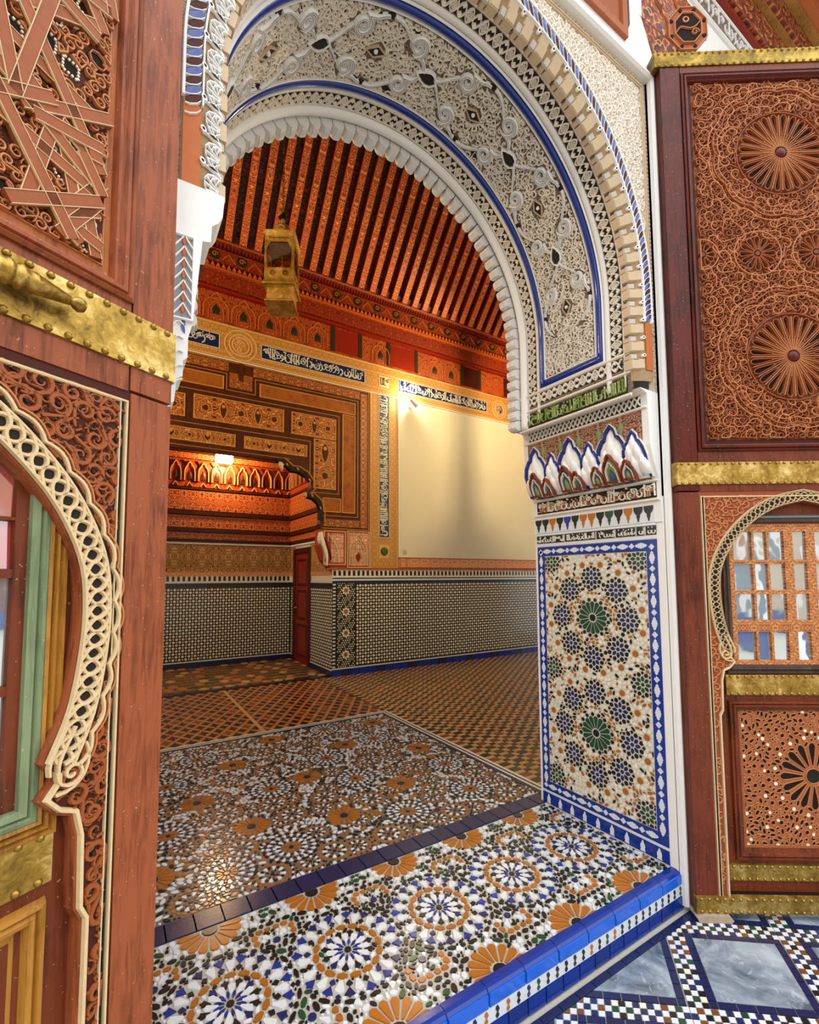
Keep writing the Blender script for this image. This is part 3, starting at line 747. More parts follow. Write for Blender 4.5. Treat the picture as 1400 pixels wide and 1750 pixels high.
# scroll panel
def offs_(P, o): return [(p[0]+q[0]*o, p[1]+q[1]*o) for p, q in zip(P, normals(P, False))]
def swirl(b, fr, path, w_, ws, ml=0, mg=1):
    ribbon(b, fr, path, w_, 0, .017, ml, ws=ws, top=.5); [ribbon(b, fr, offs_(path, o*w_), w_*.13, .0160, .0176, mg, ws=ws, top=.9) for o in (-.17, .12)]
b = B(); vc = (V0+V1)/2; used = []; k = 0; du = .2775; u = .892-du
while u < U1:
    ctr = k % 2 == 1
    nodes = [(u, vc)] if ctr else [(u, V0+.006), (u, V1-.006)]
    for sg in (-1, 1):
        c = (u+.112, vc+sg*.093); c2 = (u-.165, vc+sg*.093)
        N = (u, vc) if ctr else (u, V1-.012 if sg > 0 else V0+.012)
        if U0+.05 < c[0] < U1-.05:
            d = sg if ctr else -sg
            sp = spiral(c[0], c[1], .044, -pi/2*sg*(1 if ctr else -1)-.5*d, 1.7, -d, 26, .16)
            tl = bez((N[0]+.012, N[1]+d*.004), (N[0]+.05, N[1]+d*.008), (c[0]-.07, sp[0][1]), sp[0], 8)
            P = tl[:-1]+sp; ws = [.55+.65*min(1, i/10)-.75*max(0, (i-12)/(len(P)-12)) for i in range(len(P))]
            swirl(b, frA, P, .024, ws); used.append((c[0], c[1], .048))
            used += [(x, y, .016) for x, y in tl[::2]]
        if U0+.04 < c2[0] < U1-.03 and U0 < u < U1:
            d = sg if ctr else -sg
            P = bez((u-.01, N[1]), (u-.05, N[1]), (c2[0]+.09, c2[1]-d*.05), (c2[0]+.042, c2[1]-d*.006), 8)
            swirl(b, frA, P, .017, [1.0-.5*i/8 for i in range(9)]); used += [(x, y, .013) for x, y in P[::2]]
    if ctr and U0+.06 < u < U1-.06:
        P = tear(u+.062, vc, pi, .105, .062); ribbon(b, frA, P, .010, 0, .019, 0, True); prism(b, frA, tear(u+.052, vc, pi, .085, .042), 0, .0185, 2); used.append((u, vc, .04))
    elif U0+.06 < u < U1-.06:
        P = [(u-.05, vc), (u, vc+.026), (u+.05, vc), (u, vc-.026)]; prism(b, frA, P, 0, .006, 2, 0); ribbon(b, frA, P, .006, 0, .012, 3, True)
        prism(b, frA, ngon(u, vc, .011, 8), .006, .014, 0, .004); used.append((u, vc, .045))
        for e in (V0+.014, V1-.014):
            prism(b, frA, tear(u+.03, e, pi, .055, .022), 0, .006, 2); used.append((u, e, .03))
    for sg in (-1, 1):
        P = tear(u+.02+.1*(k % 2), vc+sg*.14, 0, .05, .02)
        prism(b, frA, P, 0, .006, 2, 0)
    u += du; k += 1
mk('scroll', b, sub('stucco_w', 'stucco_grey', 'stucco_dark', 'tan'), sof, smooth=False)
def in_pan(uu, vv):
    if not (U0+.012 < uu < U1-.012 and V0+.006 < vv < V1-.004): return False
    return all((uu-a)**2+(vv-c)**2 > r*r for a, c, r in used)
b = B(); arabesque(b, frA, in_pan, (U0, V0, U1, V1), .021, .0068, -.001, .0095, 11, 0, 0, 1, True, .3, 1.2)
arabesque(b, frA, in_pan, (U0+.01, V0+.008, U1, V1), .027, .0055, -.001, .0105, 12, 0, 0, 1, False, .5, .7)
rr = random.Random(2)
for i in range(int((U1-U0)/.019)):
    for j in range(3):
        u_, v_ = U0+.02+i*.019+rr.uniform(-.006, .006), V0+.03+j*.13+rr.uniform(-.03, .06)
        P = [p for p in [(u_, v_), (u_+.018, v_+rr.uniform(-.012, .012)), (u_+.036, v_+rr.uniform(-.02, .02))] if in_pan(*p)]
        if len(P) > 2: ribbon(b, frA, P, .0045, 0, .009, 0)
mk('panel_carving', b, sub('stucco', 'stucco_dark'), sof, kind='stuff')
# interlace bands
def interlace(b, fr, u0, u1, v0, v1, per, w_=.007, h=.009, ml=0, md=1):
    n = max(1, round((u1-u0)/per)); p = (u1-u0)/n; vm = (v0+v1)/2; H = v1-v0
    sheet(b, fr, u0, v0, u1, v1, max(1, int((u1-u0)/.06)), 1, .0004, md)
    for s in (0, 1):
        P = []
        for i in range(2*n+1): P.append((u0+p*i/2, (v0+.002 if (i+s) % 2 else v1-.002)))
        Q = []
        for i in range(len(P)-1): Q += bez(P[i], (P[i][0]+p*.2, P[i][1]), (P[i+1][0]-p*.2, P[i+1][1]), P[i+1], 4)[:-1]
        ribbon(b, fr, Q+[P[-1]], w_, 0, h, ml)
    for i in range(2*n):
        uc = u0+p*(i+.5)/2+p/4*0
        uc = u0+p*i/2
        if i == 0: continue
        cu = uc; 
    for i in range(n*2+1):
        cu = u0+p*(i/2+.25)
        if cu > u1: break
        # lozenge between the crossings
        for t in (-.2, 0, .2):
            ribbon(b, fr, [(cu-p*.16+abs(t)*p*.3, vm+t*H*.8), (cu+p*.16-abs(t)*p*.3, vm+t*H*.8)], w_*.5, 0, h*.75, ml)
            ribbon(b, fr, [(cu+t*p*.5, vm-H*.2), (cu+t*p*.5, vm+H*.2)], w_*.45, 0, h*.7, ml)
def interlace2(b, fr, u0, u1, v0, v1, per, w_=.0065, h=.009, ml=0, md=1):
    """row of strap lozenges with a small grid in each"""
    n = max(1, round((u1-u0)/per)); p = (u1-u0)/n; vm = (v0+v1)/2; H = (v1-v0)
    sheet(b, fr, u0, v0, u1, v1, max(1, int((u1-u0)/.06)), 1, .0004, md)
    for s in (-1, 1):
        Q = [(u0+p*n*i/(n*8), vm+s*H*.46*cos(2*pi*i/8)) for i in range(n*8+1)]
        ribbon(b, fr, Q, w_, 0, h, ml)
    for i in range(n+1):
        for cu, k in ((u0+p*i, 1),):
            if not (u0+p*.3 < cu < u1-p*.3): continue
            d = p*.27; e = H*.27
            ribbon(b, fr, [(cu-d, vm), (cu, vm+e), (cu+d, vm), (cu, vm-e)], w_*.6, 0, h*.8, ml, True)
            for t in (-.4, 0, .4):
                q = 1-abs(t)
                ribbon(b, fr, [(cu-d*q, vm+t*e), (cu+d*q, vm+t*e)], w_*.5, 0, h*.7, ml); ribbon(b, fr, [(cu+t*d, vm-e*q), (cu+t*d, vm+e*q)], w_*.5, 0, h*.7, ml)
        cu = u0+p*(i+.5)
        if cu < u1-p*.3:
            for s in (-1, 1): prism(b, fr, tear(cu, vm+s*H*.1, s*pi/2, H*.34, p*.26), 0, h*.8, ml, .002)
for v0, v1 in ((1.381, 1.441), (1.952, 2.010)):
    b = B(); interlace2(b, frA, .19, ST-.19, v0, v1, .079); mk('interlace_band', b, sub('stucco', 'stucco_dark'), sof, kind='stuff')
fB = lambda u, v, h=0.0: frA(v, u, h)                        # bands across the foot of the arch: u = Y, v = height above the impost
b = B(); interlace2(b, fB, 1.385, 2.01, .128, .186, .079); mk('interlace_band', b, sub('stucco', 'stucco_dark'), sof, kind='stuff')
b = B(); sheet(b, fB, 1.36, 0.0, 2.05, .085, 1, 1, .001, 0); strokes(b, fB, 1.365, .002, 2.045, .083, .0085, .001, .007, 1, 4)
strokes(b, fB, 1.365, .004, 2.045, .08, .0075, .001, .006, 2, 17)
mk('script_band', b, sub('stucco_dark', 'G', 'O')[:1]+[flat('green_script', '#7f9a3e', .5, .3, 60), flat('pale_green_script', '#b9c08a', .5, .3, 60)], sof, label='green carved script band')
b = B()
for v in (.102, -.012, .2): sweep(b, fB, [(1.34, v), (2.09, v)], roundp(.018, -.002, .012))
mk('fillet', b, M['stucco'], sof)
# scalloped inner edge
N = 60; du = ST/N; b0 = None
for i in range(N-2):
    u0 = i*du; b = B(); e = .0025; mid = u0+du/2
    P = [(u0+e, .022), (u0+du*.14, .040), (u0+du*.32, .048), (u0+du*.68, .048), (u0+du*.86, .040), (u0+du-e, .022), (u0+du-e, -.004), (u0+e, -.004)]
    n = len(P)
    pts = [frA(u, 2.088, h) for u, h in P]+[frA(u, 2.150, h*1.12) for u, h in P]
    b.add(pts, [tuple(range(n)), tuple(range(n, 2*n))]+[(k, (k+1) % n, n+(k+1) % n, n+k) for k in range(n)])
    for t in (.3, .5, .7):
        q = [(frA(u0+du*t-.004, 2.092, .047)), frA(u0+du*t+.004, 2.092, .047), frA(u0+du*t+.004, 2.15, .0525), frA(u0+du*t-.004, 2.15, .0525), frA(u0+du*t, 2.12, .056)]
        b.add(q, [(0, 1, 4), (1, 2, 4), (2, 3, 4), (3, 0, 4)])
    mk('scallop', b, M['plaster'], sof)
# voussoirs and chamfer
VSH = flat('greyed_plaster', '#c3bbb0', .75, .15, 40)
b = B(); sheet(b, frC, 0.05, 0, ST-.09, 1.14, 110, 6); mk('chamfer', b, flat('chamfer_plaster', '#a98b66', .75, .3, 40), sof)
N = 42; du = (ST-.2)/N
for i in range(N):
    u0 = .1+i*du
    b = B(); slab(b, frA, u0+.004, 1.325, u0+du*.66, 1.366, -.004, .016, 0, .004); slab(b, frA, u0+du*.64, 1.330, u0+du-.003, 1.374, -.004, .011, 0, .005)
    if i < N/2:
        slab(b, frC, u0+.004, -.06, u0+du*.64, .30, -.003, .013, 0, .006); slab(b, frC, u0+du*.62, -.05, u0+du-.003, .20, -.003, .008, 1, .005); slab(b, frC, u0+.008, .28, u0+du*.7, .54, -.003, .007, 0, .006)
    mk('voussoir', b, [M['tan'], VSH], sof)
b = B()
for i in range(N):
    u0 = .1+i*du
    for k, r in enumerate((.028, .05, .072)):
        P = [(u0+.012+r*cos(a)*.9, .02+r*8.2*sin(a)) for a in np.linspace(0.02, pi*.52, 7)]
        P = [(x, min(v, .66)) for x, v in P]
        ribbon(b, frC, P, .0042, .002, .012+.002*k, 0) if False else None
    if i < N/2:
        a = [(u0+du*.86+.0085*cos(t), .50+.085*sin(t)) for t in np.linspace(0, 2*pi, 9)[:-1]]
        prism(b, frC, a, .001, .012, 0, 0); prism(b, frC, [(u0+du*.86+.0042*cos(t), .50+.042*sin(t)) for t in np.linspace(0, 2*pi, 7)[:-1]], .012, .0128, 1, 0)
        continue
    # honeycomb fans: arcs and rays in chamfer space (v scaled to metres)
    for r in (.2, .36, .52):
        P = [(u0+du*.5+du*.46*cos(a), .02+r*sin(a)) for a in np.linspace(.1, pi-.1, 8)]
        ribbon(b, frC, P, .0062, .001, .012, 0)
    for a in (.6, 1.1, pi/2, 2.04, 2.54):
        P = [(u0+du*.5+du*.46*cos(a)*t, .06+.46*sin(a)*t) for t in (.15, .6, 1.0)]
        ribbon(b, frC, P, .005, .001, .011, 0)
    P = [(u0+du*.86, .05), (u0+du*.98, .3), (u0+du*.98, .52), (u0+du*.84, .3)]
    prism(b, frC, P, .002, .012, 0, 0); prism(b, frC, [(x*.6+(u0+du*.92)*.4, v*.6+.3*.4) for x, v in P], .012, .0135, 1, 0)
    a = [(u0+du*.92+.0085*cos(t), .58+.085*sin(t)) for t in np.linspace(0, 2*pi, 9)[:-1]]
    prism(b, frC, a, .001, .012, 0, 0); prism(b, frC, [(u0+du*.92+.0042*cos(t), .58+.042*sin(t)) for t in np.linspace(0, 2*pi, 7)[:-1]], .012, .0128, 1, 0)
sweep(b, frC, dense([(.35, .61), (ST-.35, .61)]), [(-.03, .002), (-.02, .012), (.02, .012), (.03, .002)], 0)
mk('honeycomb_edge', b, sub('stucco_w', 'stucco_dark'), sof, kind='stuff')
N = 124; du = (ST-.7)/N
def leafp(u0): return [(u0+.001, .655), (u0+du*.55, .67), (u0+du*1.15, .77), (u0+du*1.6, .95), (u0+du*1.66, 1.065), (u0+du*1.1, 1.04), (u0+du*.6, .92), (u0+du*.2, .78)]
for i in range(N):
    b = B(); prism(b, frC, leafp(.35+i*du), 0, .008, 0, 0); mk('leaf', b, M['Bl'] if i % 2 == 0 else M['carve_lo'], sof)
b = B()
for i in range(N+1):
    u0 = .35+i*du
    ribbon(b, frC, [(u0, .65), (u0+du*.6, .665), (u0+du*1.2, .77), (u0+du*1.65, .95), (u0+du*1.7, 1.07)], .0036, 0, .0095)
sweep(b, frC, dense([(.35, 1.105), (ST-.35, 1.105)]), [(-.05, 0), (-.03, .012), (.03, .012), (.05, 0)]); mk('leaf_outline', b, M['stucco_w'], sof, kind='stuff')
for s in (0, 1):                                             # plain red blocks under the leaf bands
    f = (lambda u, v, h=0.0: frC(u, v, h)) if s == 0 else (lambda u, v, h=0.0: frC(ST-u, v, h))
    b = B(); slab(b, f, .105, .64, .345, 1.10, -.004, .006, 0, .001); mk('red_block', b, M['terracotta'], sof)

# ---- right impost and muqarnas
frJ = plane((XR, 0, 0), (0, 1, 0), (0, 0, 1), (-1, 0, 0))
prof = [(XR+.02, 1.815), (XR-.008, 1.82), (XR-.012, 1.92), (XR-.016, 1.93), (XR-.018, 2.03), (XR-.06, 2.12), (XR-.085, 2.20), (XR-.09, 2.37), (XR-.094, 2.452), (AX+AR+.004, 2.47), (XR+.02, 2.47)]
b = B(); n = len(prof); b.add([(x, YF+.01, zz) for x, zz in prof]+[(x, YB-.004, zz) for x, zz in prof], [tuple(range(n)), tuple(range(n, 2*n))]+[(i, (i+1) % n, n+(i+1) % n, n+i) for i in range(n)], 0, [(YF, zz) for x, zz in prof]+[(YB, zz) for x, zz in prof])
muq = mk('muqarnas_frieze', b, M['plaster'], kind='structure', label='white honeycomb-vaulted frieze with blue-edged niches on the right arch pier', cat='frieze')
def frK(u, v, h=0.0):
    """face of the impost: u = Y, v = z"""
    x = np.interp(v, [p[1] for p in prof[1:-1]], [p[0] for p in prof[1:-1]]); return (float(x)-h, u, v)
Y0, Y1 = 1.335, 2.115
b = B(); sheet(b, frK, Y0, 2.395, Y1-.03, 2.448, 1, 1, .002, 1)
for s in (0, 1):
    nn_ = 26; Q = [(Y0+(Y1-.03-Y0)*i/nn_, 2.399 if (i+s) % 2 else 2.444) for i in range(nn_+1)]; ribbon(b, frK, Q, .007, 0, .011, 0)
for i in range(26): prism(b, frK, ngon(Y0+(i+.5)*(Y1-.03-Y0)/26, 2.421, .008, 4), 0, .01, 0, .002)
mk('interlace_band', b, sub('stucco', 'stucco_dark'), muq, kind='stuff')
b = B()
for v, w_ in ((2.385, .014), (2.455, .012), (2.028, .016), (1.932, .016)): sweep(b, frK, [(Y0-.03, v), (Y1, v)], roundp(w_, -.004, .012))
mk('fillet', b, M['stucco'], muq)
brick = arab('red_brown_carving', ['#5a3226', '#b58a6c', '#6e3d2c', '#8a5a44', '#3f241c'], 34, 3, (.066, 0), .7, .8, 4.4, .003)
b = B(); sheet(b, frK, Y0, 2.035, Y1-.02, 2.378, 1, 8, .002); mk('spandrel_ground', b, brick, muq)
def pillow(b, fr, poly, h0, h1, m=0, n=4, drop=0.0):
    cx = sum(p[0] for p in poly)/len(poly); cy = min(p[1] for p in poly)*.45+max(p[1] for p in poly)*.55-drop
    pts = []; uv = []; k = len(poly)
    for i in range(n+1):
        s = cos(i/n*pi/2*.94); h = h0+(h1-h0)*sin(i/n*pi/2)
        for x, y in poly: pts.append(fr(cx+(x-cx)*s, cy+(y-cy)*s, h)); uv.append((x, y))
    F = [(i*k+j, i*k+(j+1) % k, (i+1)*k+(j+1) % k, (i+1)*k+j) for i in range(n) for j in range(k)]+[tuple(n*k+j for j in range(k))]
    b.add(pts, F, m, uv)
def parch(u, v0, w_, h, lobes=False):
    """pointed arch outline, open at the foot"""
    L = [(u-w_/2, v0), (u-w_/2, v0+h*.45), (u-w_*.44, v0+h*.62), (u-w_*.3, v0+h*.76), (u-w_*.22, v0+h*.78), (u-w_*.16, v0+h*.9), (u, v0+h)]
    return L+[(2*u-x, y) for x, y in L[-2::-1]]
bigs = [2.035, 1.775, 1.51]; smalls = [1.905, 1.643, 1.385]
units = [(u, .165, .295) for u in bigs]+[(u, .118, .235) for u in smalls]
b = B(); bl = B(); ol = B()
for u, w_, h in units:
    P = parch(u, 2.045, w_, h); ribbon(bl, frK, P, .017, 0, .020, 0); ribbon(bl, frK, [(u+(x-u)*1.13, 2.045+(y-2.045)*1.045) for x, y in P], .006, 0, .016, 1)
    pillow(b, frK, [(u+(x-u)*.9, 2.045+(y-2.045)*.95) for x, y in P], .003, .012, 0)
    # lobed white cells, three tiers growing outward
    for t, (nn_, vv, hh, ho) in enumerate(((1, 2.155, .125*h/.25, .026), (2, 2.11, .115, .036), (3, 2.055, .11, .044))):
        for q in range(nn_):
            cu = u+(q-(nn_-1)/2)*w_*.36; pillow(b, frK, parch(cu, vv, w_*.34+.012, hh), .004, ho, 0, 4)
mk('niche_cells', b, M['stucco_w'], muq, smooth=True)
mk('niche_outline', bl, sub('Bl', 'stucco'), muq)
b = B(); rr = random.Random(6)
for i, u in enumerate((2.03, 1.945, 1.80, 1.73, 1.60, 1.51, 1.42)):
    w_, h = (.085, .145) if i in (0, 2, 5) else (.066, .10)
    P = parch(u, 2.038, w_, h); pillow(b, frK, P, .03, .047, 1 if i % 2 else 3, 2)
    ribbon(b, frK, P, .010, .03, .056, 0); ribbon(b, frK, [(u+(x-u)*.74, 2.038+(y-2.038)*.74) for x, y in P], .006, .03, .057, 2)
    pillow(b, frK, parch(u, 2.04, w_*.36, h*.5), .045, .06, 3 if i % 2 else 1, 2)
    for k in range(3): prism(b, frK, ngon(u+(k-1)*w_*.3, 2.046, .007, 6), .045, .06, 0)
mk('painted_niche', b, [flat('brick_red_paint', '#8c3f26', .6, .2, 50), flat('sage_paint', '#8f9c62', .6, .3, 50), M['stucco'], flat('blue_grey_paint', '#4a5d7c', .6, .3, 50)], muq)
b = B()
for u in (1.97, 1.84, 1.71, 1.58, 1.45): pillow(b, frK, [(u-.02, 2.315), (u, 2.355), (u+.02, 2.315), (u, 2.26)], .002, .012, 0)
mk('green_lozenge', b, flat('sage_lozenge', '#8a9464', .6, .3, 50), muq)
b = B(); sheet(b, frK, Y0-.02, 1.942, Y1-.02, 2.018, 1, 1, .002, 1)
strokes(b, frK, Y0-.02, 1.942, Y1-.02, 2.018, .008, .001, .01, 0, 21); strokes(b, frK, Y0-.02, 1.945, Y1-.02, 2.012, .007, .001, .008, 2, 22); strokes(b, frK, Y0-.02, 1.945, Y1-.02, 2.0, .005, .001, .009, 3, 23)
mk('carved_band', b, [M['stucco'], M['stucco_dark'], M['tan'], flat('rust_carving', '#b0724c', .7, .2, 50)], muq)

# ---- tiled jamb panel
b = B(); slab(b, frJ, YF+.006, 0, YB-.002, 1.742, -.02, -.002)
jam = mk('jamb_panel', b, M['plaster'], kind='structure', label='tall zellige panel with two green star rosettes on the right jamb', cat='tile panel')
JY0, JY1, JZ0, JZ1 = 1.334, 2.118, .249, 1.735
b = B(); sheet(b, frJ, JY0, JZ0, JY1, JZ1, 1, 1, .0004); mk('panel_ground', b, glaze('ivory_zellige_ground', '#c9c3b2', .3, 0), jam)
BW = .058
b = B()
for r in ((JY0, JZ0, JY1, JZ0+BW), (JY0, JZ1-BW, JY1, JZ1), (JY0, JZ0+BW, JY0+BW, JZ1-BW), (JY1-BW, JZ0+BW, JY1, JZ1-BW)): slab(b, frJ, *r, 0, .0016, 0, .001)
mk('blue_border', b, M['cobalt'], jam)
chain = []
def link(u, v, horiz, big):
    L = [(-.034, 0), (-.026, .008), (-.02, .007), (-.014, .013), (-.006, .013), (0, .017), (.006, .013), (.014, .013), (.02, .007), (.026, .008), (.034, 0)] if big else [(-.017, 0), (0, .016), (.017, 0)]
    P = L+[(x, -y) for x, y in L[-2:0:-1]]
    chain.append(([(u+x, v+y) if horiz else (u+y, v+x) for x, y in P], 0))
def chainrow(a0, a1, fixed, horiz):
    n = round((a1-a0)/.108); p = (a1-a0)/n
    for i in range(n):
        link(*((a0+(i+.34)*p, fixed) if horiz else (fixed, a0+(i+.34)*p)), horiz, True); link(*((a0+(i+.84)*p, fixed) if horiz else (fixed, a0+(i+.84)*p)), horiz, False)
for v in (JZ0+BW/2, JZ1-BW/2): chainrow(JY0+.05, JY1-.01, v, True)
for u in (JY0+BW/2, JY1-BW/2): chainrow(JZ0+.04, JZ1-.02, u, False)
pieces(jam, 'border_tile', frJ, chain, 0, .0030, [M['W']], 120, .0006)
z = Zel(JY0+BW+.002, JZ0+BW+.002, JY1-BW-.002, JZ1-BW-.002, .0017)
def flower(z, x, y, c1, c2, s=1.0, ph=0.0):
    z.put(ngon(x, y, .0105*s, 8), c1); z.ring(x, y, 8, .0125*s, .043*s, .0195*s, 'alm', c1, ph, .3); z.ring(x, y, 8, .036*s, .062*s, .021*s, 'hex', c2, ph+.5, .3); z.ring(x, y, 8, .046*s, .066*s, .020*s, 'kite', c2, ph, .3)
def oflower(z, x, y, s=1.0):
    z.put(ngon(x, y, .0185*s, 8, pi/8), O_); z.ring(x, y, 8, .0205*s, .047*s, .0185*s, 'hex', C_, .5, .3)
YC = 1.7235
for cz in (1.318, .683):
    z.put(ngon(YC, cz, .021, 12), K_); z.ring(YC, cz, 16, .026, .092, .029, 'blunt', G_, 0, .3); z.ring(YC, cz, 16, .088, .114, .022, 'hex', K_, .5, .3)
    for k in range(8):
        a = k*pi/4; x, y = YC+.215*cos(a), cz+.222*sin(a); flower(z, x, y, N_, K_, 1.12, 0)
        x, y = YC+.135*cos(a), cz+.138*sin(a); z.put(ngon(x, y, .011, 8), O_)
        for s in (-1, 1): z.put(petal(x, y, a+s*pi/2, .012, .036, .017, 'kite'), O_)
    for k in range(16):
        a = (k+.5)*pi/8; oflower(z, YC+.302*cos(a), cz+.302*sin(a))
for y in (1.0, 1.64, .362):
    for s in (-1, 1): flower(z, YC+s*.285, y, G_, K_, 1.05); z.ring(YC+s*.285, y, 8, .064, .085, .02, 'hex', (O_, C_), .5)
for cz in (1.318, .683):
    for k in range(8):
        a = (k+.5)*pi/4; z.ring(YC+.2*cos(a), cz+.2*sin(a), 6, .008, .024, .012, 'kite', C_, .5); z.put(ngon(YC+.2*cos(a), cz+.2*sin(a), .014, 5, a), K_)
z.fill(.015, (C_, O_, K_, C_), 60000, 6, 'alm'); z.fill(.0105, (C_, O_, C_, K_), 60000, 16, 'alm', .0016); z.fill(.0065, (C_, C_, K_, O_), 60000, 7, 'hex', .0014)
pieces(jam, 'tile', frJ, z.items, 0, .0020, ZM, 300, .0006, .0004, .0007)
b = B(); slab(b, frJ, JY0, .2355, JY1, .2485, 0, .003, 0, .001); slab(b, frJ, JY0, 1.737, JY1, 1.755, 0, .004, 0, .001); slab(b, frJ, JY0, 1.804, JY1, 1.82, -.01, .012, 0, .002); mk('white_strip', b, M['W'], jam)
b = B(); slab(b, frJ, JY0, ZS, JY1, .2345, 0, .0022, 0, .001); mk('skirting_tile', b, M['cobalt'], jam)
bt = []
for i in range(9):
    u = JY0+.05+i*.086
    P = [(.0135, .176), (.0105, .188), (.013, .196), (.012, .208), (.007, .216), (.003, .226), (0, .231)]
    bt.append(([(u+x, y) for x, y in P]+[(u-x, y) for x, y in P[-2::-1]], 0))
pieces(jam, 'skirting_inset', frJ, bt, 0, .0036, [M['W']], 40, .0005)
b = B(); sheet(b, frJ, JY0, 1.758, JY1, 1.803, 1, 1, .003, 0)
for i, (a, c) in enumerate(((JY0, 1.39), (1.395, 1.44), (1.445, 1.56), (1.565, 1.68), (1.69, 1.9), (1.905, JY1))):
    strokes(b, frJ, a, 1.760, c, 1.801, .0055, .003, .006, 1, 40+i); slab(b, frJ, c, 1.758, c+.004, 1.803, .003, .006, 1)
mk('script_band', b, sub('K', 'stucco'), jam, label='black band with cream script')
b = B(); slab(b, frJ, JY0, 1.82, JY1, 1.908, -.01, .013); mk('drop_ground', b, M['W'], jam)
dr = []; cs = (1, 1, 5, 1, 4, 1, 5, 5, 1, 3, 1, 5, 1, 1)
for i in range(14):
    u = JY0+.03+i*.056; P = [(.025, .0), (.025, .016), (.02, .03), (.011, .04), (.008, .047), (.0105, .053), (.006, .06), (.0035, .074), (0, .08)]
    dr.append(([(u+x, 1.906-y) for x, y in P]+[(u-x, 1.906-y) for x, y in P[-2::-1]], cs[i]))
pieces(jam, 'drop_tile', frJ, [(clip(p, JY0, 1.8, JY1, 2), m) for p, m in dr], .012, .0155, ZM, 60, .0006)
b = B(); slab(b, frJ, YF-.001, 0.0, JY0-.001, 1.95, -.03, .0015, 0, .004); mk('plain_arris', b, M['plaster'], jam)

# ---- left impost seen edge on
fL = plane((0, YF, 0), (1, 0, 0), (0, 0, 1), (0, -1, 0))
def strip(b, poly, y0, y1, m=0):
    n = len(poly); b.add([(x, y0, zz) for x, zz in poly]+[(x, y1, zz) for x, zz in poly], [tuple(range(n)), tuple(range(n, 2*n))]+[(i, (i+1) % n, n+(i+1) % n, n+i) for i in range(n)], m, list(poly)*2)
b = B(); strip(b, [(x-.012, zz) for x, zz in [(XL-.01, 1.95), (.128, 1.99), (.133, 2.05), (.146, 2.06), (.146, 2.10), (.156, 2.11), (.156, 2.16), (.165, 2.2), (.174, 2.30), (.184, 2.43), (.204, 2.435), (.206, 2.48), (.222, 2.495), (.232, 2.515), (.236, 2.575), (XL-.01, 2.575)]], YF-.006, YF+.10)
lim = mk('arch_springer', b, M['plaster'], kind='structure', label='stepped white plaster springer at the left foot of the arch', cat='springer')
b = B()
fl = plane((0, YF-.006, 0), (1, 0, 0), (0, 0, 1), (0, -1, 0))
fl0 = fl; fl = lambda u, v, h=0.0: fl0(u-.012, v, h)
slab(b, fl, .118, 2.205, .163, 2.425, -.004, .002, 1)
for i in range(7):
    zz = 2.215+i*.03
    ribbon(b, fl, bez((.12, zz), (.128, zz+.012), (.136, zz+.02), (.141, zz+.032), 4), .0045, .001, .008, 0); ribbon(b, fl, bez((.162, zz), (.154, zz+.012), (.146, zz+.02), (.141, zz+.032), 4), .0045, .001, .008, 0)
    prism(b, fl, tear(.141, zz+.004, pi/2, .022, .009), .001, .006, 2)
ribbon(b, fl, [(.118, 2.205), (.118, 2.425), (.163, 2.425), (.163, 2.205)], .006, 0, .01, 0, True)
for i in range(5): ribbon(b, fl, bez((.115, 2.02+i*.04), (.125, 2.03+i*.04), (.13, 2.05+i*.04), (.145, 2.05+i*.035), 4), .004, -.002, .006, 0)
for zz in (2.09, 2.17, 2.19): prism(b, fl, tear(.148-.02*(zz < 2.1), zz, 1.9, .025, .008), 0, .003, 3)
mk('carved_panel', b, [M['stucco_w'], M['stucco_grey'], M['terracotta'], M['Bl']], lim)
# ================================================================ door leaves
LW, LZ0, LZ1 = 1.17, .03, 4.235
KEY = [(.43, .10), (.43, .90), (.418, .925), (.415, 1.06), (.405, 1.105), (.378, 1.118), (.352, 1.148), (.372, 1.175), (.372, 1.19), (.353, 1.215),
       (.385, 1.30), (.402, 1.40), (.407, 1.49), (.397, 1.58), (.358, 1.67), (.302, 1.745), (.22, 1.82), (.12, 1.875), (0, 1.905)]
HC = LW/2
def smooth(P, n=3):
    out = []
    for i in range(len(P)-1):
        p0, p1, p2, p3 = P[max(0, i-1)], P[i], P[i+1], P[min(len(P)-1, i+2)]
        for k in range(n):
            t = k/n; out.append(tuple(.5*((2*b_)+(c-a)*t+(2*a-5*b_+4*c-d)*t*t+(-a+3*b_-3*c+d)*t**3) for a, b_, c, d in zip(p0, p1, p2, p3)))
    return out+[P[-1]]
key_half = KEY[:9]+smooth(KEY[9:], 4)
KL = [(HC-d, z_) for d, z_ in key_half]; KR = [(HC+d, z_) for d, z_ in key_half]
KEYP = KL+KR[-2::-1]                                         # left foot, over the arch, right foot
ARCHL = [(HC-d, z_) for d, z_ in smooth(KEY[9:], 5)]; ARCH = ARCHL+[(2*HC-x, y) for x, y in ARCHL[-2::-1]]
def offs(P, o):
    return [(p[0]+q[0]*o, p[1]+q[1]*o) for p, q in zip(P, normals(P, False))]
def in_poly(P):
    def f(x, y):
        c = False
        for i in range(len(P)):
            (ax, ay), (cx, cy) = P[i-1], P[i]
            if (ay > y) != (cy > y) and x < (cx-ax)*(y-ay)/(cy-ay)+ax: c = not c
        return c
    return f
def dome(r, n=8):
    b = B(); lathe(b, [(r, 0), (r*.92, r*.4), (r*.6, r*.75), (r*.15, r*.9)], Matrix(), n); k = len(b.v); b.add([(0, 0, r*.92)], [], 0); b.f += [(k-n+i, k-n+(i+1) % n, k) for i in range(n)]; b.m += [0]*n; return b
